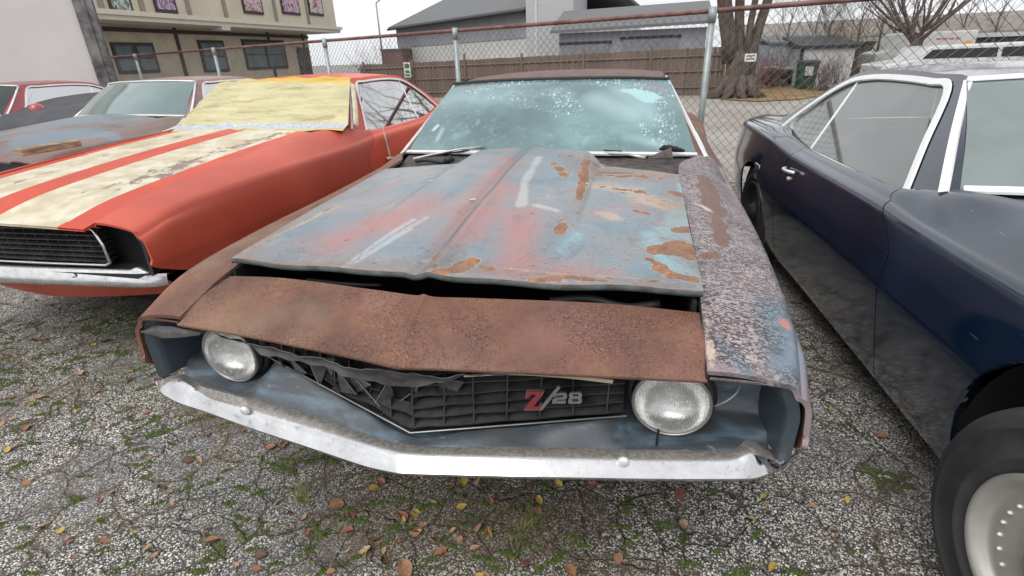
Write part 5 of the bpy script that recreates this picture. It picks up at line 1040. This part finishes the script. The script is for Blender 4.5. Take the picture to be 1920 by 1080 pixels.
# box truck
ty=23.; ta=at(1726,60,'y',ty); tb=at(1838,52,'y',ty); tk=thing('box_truck','white box truck with a yellow emblem and faint red lettering on its side','truck',((ta.x+tb.x)/2,ty,0)); hw=(tb.x-ta.x)/2; tz=ta.z
m=MB(); m.box((-hw,0,.55),(hw,2.2,tz)); o=m.build('cargo_box',WW,tk); bevel(o,.05)
m=MB(); m.prism([(-hw-1.2,.15,.5),(-hw-.05,.15,.5),(-hw-.05,.15,1.75),(-hw-.55,.15,1.7),(-hw-.8,.15,1.15),(-hw-1.2,.15,1.05)],(0,1.9,0)); o2=m.build('cab',simple('pale_truck_cab',(.45,.46,.44),.5),tk); bevel(o2,.04)
m=MB(); m.prism([(hw-.45,-.01,.9+.15),(hw-.10,-.01,.9+.15),(hw-.06,-.01,1.35),(hw-.28,-.01,1.42),(hw-.5,-.01,1.25)],(0,.008,0)); m.build('emblem',simple('yellow_emblem',(.62,.38,.06),.6),o)
m=MB(); 
for k in range(4): m.box((-.35+k*.2,-.01,tz-.28),(-.20+k*.2,-.002,tz-.22))
m.build('lettering',simple('faded_red_ink',(.45,.13,.11),.6),o)
for x in (-hw-.6,hw-.5): m=MB(); m.lathe([(.05,-.2),(.38,-.2),(.38,0),(.05,0)],24,Matrix.Translation((x,.15,.38))@Matrix.Rotation(radians(90),4,'Z')); m.build('wheel',RUBBER,tk,True)
# van nearer
vy=17.5; va=at(1728,100,'y',vy); vb=at(1990,84,'y',vy); vn=thing('silver_van','pale silver van with a dark window band, seen over the navy car roof','van',((va.x+vb.x)/2,vy,0)); hv=(vb.x-va.x)/2; vz=at(1850,80,'y',vy).z
m=MB(); m.prism([(-hv-.9,0,.35),(hv,0,.35),(hv,0,vz-.05),(hv-.15,0,vz),(-hv+.35,0,vz-.03),(-hv+.15,0,vz-.06),(-hv-.05,0,vz-.38),(-hv-.9,0,vz-.5)],(0,1.8,0)); o=m.build('body',simple('silver_van_paint',(.52,.53,.53),.35,coat=.5),vn); bevel(o,.05,3)
m=MB(); m.prism([(-hv+.05,-.01,vz-.36),(hv*.2-.1,-.01,vz-.36),(hv*.2-.12,-.01,vz-.12),(-hv+.25,-.01,vz-.13)],(0,.008,0)); m.prism([(hv*.2,-.01,vz-.36),(hv-.1,-.01,vz-.36),(hv-.15,-.01,vz-.10),(hv*.2-.02,-.01,vz-.12)],(0,.008,0)); m.build('window_band',DARK,vn)
for x in (-hv-.2,hv-.8): m=MB(); m.lathe([(.05,-.2),(.33,-.2),(.33,0.005),(.05,.005)],24,Matrix.Translation((x,.0,.33))@Matrix.Rotation(radians(90),4,'Z')); m.build('wheel',RUBBER,vn,True)
# small yard things by the shed
def simple_bin():
    c=at(1507,166,'z',0); t=thing('wheelie_bin','dark green wheeled bin beside the white shed','bin',c)
    m=MB(); m.add([(-.25,-.25,.05),(.25,-.25,.05),(.25,.25,.05),(-.25,.25,.05),(-.30,-.32,.85),(.30,-.32,.85),(.30,.32,.85),(-.30,.32,.85)],[(3,2,1,0),(4,5,6,7),(0,1,5,4),(1,2,6,5),(2,3,7,6),(3,0,4,7)]); m.build('body',simple('green_plastic',(.02,.075,.055),.5),t)
    m=MB(); m.prism([(-.33,-.36,.85),(.33,-.36,.85),(.33,.33,.90),(-.33,.33,.90)],(0,0,.05)); m.build('lid',GRILLE,t); m=MB(); m.box((-.13,-.335,.45),(.13,-.30,.75)); m.build('label_plate',SIGN,t)
simple_bin()
c=at(1462,160,'z',0); t=thing('garden_tractor','small white and black garden tractor parked on the leaf-strewn verge','tractor',c)
m=MB(); m.tube(catmull([(-.7,0,.62),(-.4,0,.66),(0,0,.60),(.5,0,.62)],10),.07,8); m.tube([(.5,0,.6),(.62,0,.95)],.05,6); m.build('body',WW,t,True)
m=MB(); m.box((-.45,-.25,.25),(.35,.25,.55)); o=m.build('engine_block',DARK,t); bevel(o,.05)
for x in (-.5,.45): m=MB(); m.lathe([(.05,-.12),(.27,-.12),(.28,0),(.05,0)],24,Matrix.Translation((x,-.2,.28))@Matrix.Rotation(radians(90),4,'Z')); m.build('wheel',RUBBER,t,True)
c=at(1400,166,'z',0); m=MB(); m.lathe([(.0005,.25),(.08,.22),(.14,.12),(.16,0)],12,Matrix.Translation(c)@Matrix.Rotation(radians(-90),4,'Y')); tag(m.build('garden_cone',simple('faded_orange_plastic',(.5,.22,.13),.6),None,True),'faded orange lump standing beside the big tree trunk','cone')
# street lamp
a=at(716,96,'y',34.); lt=thing('street_lamp','thin grey street lamp with a bent arm beyond the fence','lamp',(a.x,34,0)); tt=at(704,6,'y',34.)
m=MB(); m.tube([(0,0,0),(0,0,tt.z)],[.08,.05],8); m.tube([(0,0,tt.z),(.35,0,tt.z+.2),(.9,0,tt.z+.28)],.035,6); m.build('pole',STEEL,lt,True); m=MB(); m.box((.8,-.08,tt.z+.25),(1.15,.08,tt.z+.33)); m.build('lamp_head',STEEL,lt)
fb=thing('distant_brick_building','low reddish building far behind the fence, right of the tan building','building',(at(715,100,'y',32).x,32,0)); m=MB(); m.box((0,0,0),(1.4,3,2.0)); m.build('wall',simple('far_brick',(.22,.13,.12),.9),fb); m=MB(); m.box((-.05,-.05,2.),(1.45,3.05,2.1)); m.build('roof',SHGM,fb)
# ================================================================ trees
BARK=N('grey_brown_bark'); _g=BARK.noise(5,6,.75,.6,co=BARK.scale((2.5,2.5,.5))); BARKM=BARK.out(BARK.mix(BARK.st(_g,.3,.7),(.045,.034,.028),(.16,.125,.10)),.95,0,BARK.bump(_g,1.,.06))
TWIG=simple('twig_brown',(.10,.075,.065),.9,var=.3)
def branch(m,p,d,l,r,dep,rr,kids=3,up_=.12,sp=.6):
    P=[Vector(p)]; R=[r]; d=Vector(d).normalized(); n=4
    for i in range(n):
        d=(d+Vector((rr.gauss(0,.13),rr.gauss(0,.13),rr.gauss(0,.07)+up_))).normalized(); P.append(P[-1]+d*l/n); R.append(r*(1-.62*(i+1)/n))
    m.tube(P,R,6 if r>.03 else 3,False)
    if dep>0:
        for k in range(kids):
            i=rr.choice([1,2,3,4]) if k else 4; a=rr.uniform(0,6.3); o_=d.orthogonal(); o_.rotate(Matrix.Rotation(a,3,d)); dd=(d+o_*rr.uniform(.3,1.)*sp).normalized()
            branch(m,P[i],dd,l*rr.uniform(.55,.85),max(R[i]*.62,.004),dep-1,rr,kids,up_,sp)
def tree(name,label,cat,base,trunk,limbs,seed,twigm=None,group=None,leafm=None,nleaf=0):
    t=thing(name,label,cat,base,0,group); rr=random.Random(seed)
    m=MB(); m.tube([p for p,_ in trunk],[r_ for _,r_ in trunk],14); m.build('trunk',BARKM,t,True)
    m=MB()
    for p,d,l,r_,dep,kids in limbs: branch(m,p,d,l,r_,dep,rr,kids)
    m.build('crown',twigm or TWIG,t,True)
    return t
B0=at(1378,182,'z',0); 
bt=thing('big_tree','massive grey-barked tree whose trunk splits into several upright limbs beyond the fence','tree',(B0.x,B0.y,0))
rr=random.Random(5); m=MB(); tp=lambda px,py:at(px,py,'y',B0.y)-Vector((B0.x,B0.y,0))
b_=Vector((0,0,0))
m.tube([tp(1378,188),tp(1378,176),tp(1380,150),tp(1384,120),tp(1385,95)],[.52,.40,.34,.34,.20],16)
for k in range(9): a=k*.7; m.tube([(.95*cos(a),.95*sin(a)*.8,-.05),(.55*cos(a),.5*sin(a),.12),(.3*cos(a),.3*sin(a),.6)],[.04,.15,.16],8)
m.build('trunk',BARKM,bt,True)
LIM=[(1368,105,1357,5,.23,-.2),(1384,112,1391,0,.15,.4),(1392,120,1414,2,.10,-.2),(1398,124,1442,0,.15,.2)]
for x0,y0,x1,y1,r_,dy in LIM:
    m=MB(); a=tp(x0,y0); b=tp(x1,y1)+Vector((0,dy,0)); dd=(b-a); m.tube([a-dd*.12,a+dd*.3+Vector((.03,0,0)),a+dd*.65,b,b+dd*.6,b+dd*1.3],[r_*1.1,r_,r_*.95,r_*.9,r_*.75,r_*.5],12)
    branch(m,b+dd*1.2,dd,2.6,r_*.5,4,rr,3); branch(m,b+dd*.9,dd+Vector((rr.uniform(-1,1),0,0)),2.2,r_*.3,3,rr,3); m.build('limb',BARKM,bt,True)
SG=at(1407,108,'y',B0.y-.6); m=MB(); m.box((-.16,-.02,-.11),(.16,0,.11)); o=m.build('tree_sign',SIGN,None,loc=SG); tag(o,'small white sign nailed to the big tree trunk','sign')
m=MB(); m.box((-.12,-.024,.03),(.12,-.02,.06)); m.box((-.12,-.024,-.05),(.12,-.02,-.02)); m.build('sign_lettering',DARK,o)
b2=at(1712,102,'y',21.); tz2=at(1716,66,'y',21.).z
m_l=[((0,0,tz2-.3),(cos(a)*.75,sin(a)*.5,.75),2.0,.075,5,3) for a in np.linspace(0,5.6,8)]+[((0,0,tz2),(.9,0,.45),2.4,.06,5,3),((0,0,tz2),(-.9,0,.5),2.2,.06,5,3)]
tree('bare_tree','bare tree with fine fanned branches standing before the long low building','tree',(b2.x,21,0),[((0,0,-.05),.22),((0,0,tz2*.6),.17),((.03,0,tz2),.18)],m_l,3)
for i,(px,y,sd_) in enumerate(((1600,23,4),(1640,24,8),(1545,25.5,11),(1470,25,14))):
    p=at(px,110,'y',y); tree('sapling',['slender bare sapling left of the bare fanned tree','slender leaning bare sapling nearest the bare fanned tree','bare sapling rising above the white shed','thin bare sapling between the big tree and the white shed'][i],'tree',(p.x,y,0),[((0,0,0),.06),((.03,0,1.2),.05),((.0,0,2.2),.035)],[((0,0,z),(cos(a),sin(a)*.5,1.2),1.2,.022,4,3) for z,a in ((.8,0),(1.1,2.8),(1.5,.5),(1.8,3.4),(2.1,1.2),(2.2,5.))],sd_)
RB=simple('reddish_brush_stems',(.20,.10,.08),.9,var=.3)
for i,(px,py,hgt,mt,lb_) in enumerate(((1425,166,.85,RB,'tangle of reddish brush beside the big tree trunk'),(1450,163,1.1,TWIG,'dark leafless bush behind the garden tractor'),(1535,170,.8,TWIG,'grey leafless bush in front of the white shed'),(1568,168,.7,TWIG,'grey leafless bush right of the green bin'),(705,125,1.5,TWIG,'leafless shrub past the far end of the board fence'))):
    p=at(px,py,'z',0) if px>1000 else at(px,py,'y',26); rr=random.Random(i+20); m=MB()
    for k in range(34): a=rr.uniform(0,6.3); branch(m,(rr.gauss(0,.22),rr.gauss(0,.2),0),(cos(a)*.7,sin(a)*.7,1.),hgt*rr.uniform(.5,.9),.012,2,rr,3)
    tag(m.build('bush',mt,None,loc=(p.x,p.y,0)),lb_,'bush')
YB=N('pale_yellow_leaves'); YBM=YB.out(YB.mix(YB.noise(9,3),(.20,.16,.06),(.34,.28,.12)),.8)
V=[];F=[];rr=random.Random(31)
for i in range(900):
    c=Vector((rr.gauss(0,.5),rr.gauss(0,.3),1.7+rr.gauss(0,.35))); s_=rr.uniform(.015,.035); a=Vector((rr.gauss(0,1),rr.gauss(0,1),rr.gauss(0,1))).normalized()*s_; b=a.orthogonal(); k=len(V); V+=[tuple(c-a),tuple(c+b),tuple(c+a),tuple(c-b)]; F.append((k,k+1,k+2,k+3))
p=at(1590,60,'y',25.5); t=thing('yellowing_shrub','tall thin shrub with a few pale yellow leaves behind the saplings','bush',(p.x,25.5,0)); m=MB(); 
for k in range(14): branch(m,(rr.gauss(0,.15),0,0),(rr.gauss(0,.35),rr.gauss(0,.3),1),1.6,.02,3,rr,3)
m.build('stems',TWIG,t); mk('foliage',V,F,YBM,t)

# small bits lying on the rusty car
hl=bpy.data.objects.new('fallen_leaf',LP['yellow',0]); COL.objects.link(hl); p=at(1322,539,'z',.835); hl.location=(p.x,p.y,.832); hl.scale=(.05,.04,.03); hl.rotation_euler=(0,.1,.2); tag(hl,'pale yellow leaf on the front corner of the blue hood','leaf')
for i,(px,py,lb_) in enumerate(((805,342,'white paper scrap on the left side of the blue hood'),(880,377,'white fleck beside the centre crease of the blue hood'))):
    p=HZ(px,py); z=hood_z(p.x,p.y); m=MB(); m.prism([(0,0,0),(.022,.004,.003),(.020,.012,.004),(.003,.010,.001)],(0,0,.001)); tag(m.build('paper_scrap',SIGN,None,loc=(p.x,p.y,z+.003)),lb_,'scrap')

for i,(px,y,lb_) in enumerate(((1520,28,'bare sapling farthest back above the pale blue outbuilding'),(1665,26,'thicker bare sapling just left of the bare fanned tree'),(1850,27,'bare sapling right of the box truck'),(1790,28,'thin bare sapling behind the box truck'))):
    p=at(px,110,'y',y); tree('sapling',lb_,'tree',(p.x,y,0),[((0,0,0),.06),((.03,0,1.2),.05),((.0,0,2.4),.035)],[((0,0,z),(cos(a),sin(a)*.5,1.2),1.5,.024,4,3) for z,a in ((.8,0),(1.1,2.8),(1.5,.5),(1.8,3.4),(2.1,1.2),(2.4,5.))],40+i)
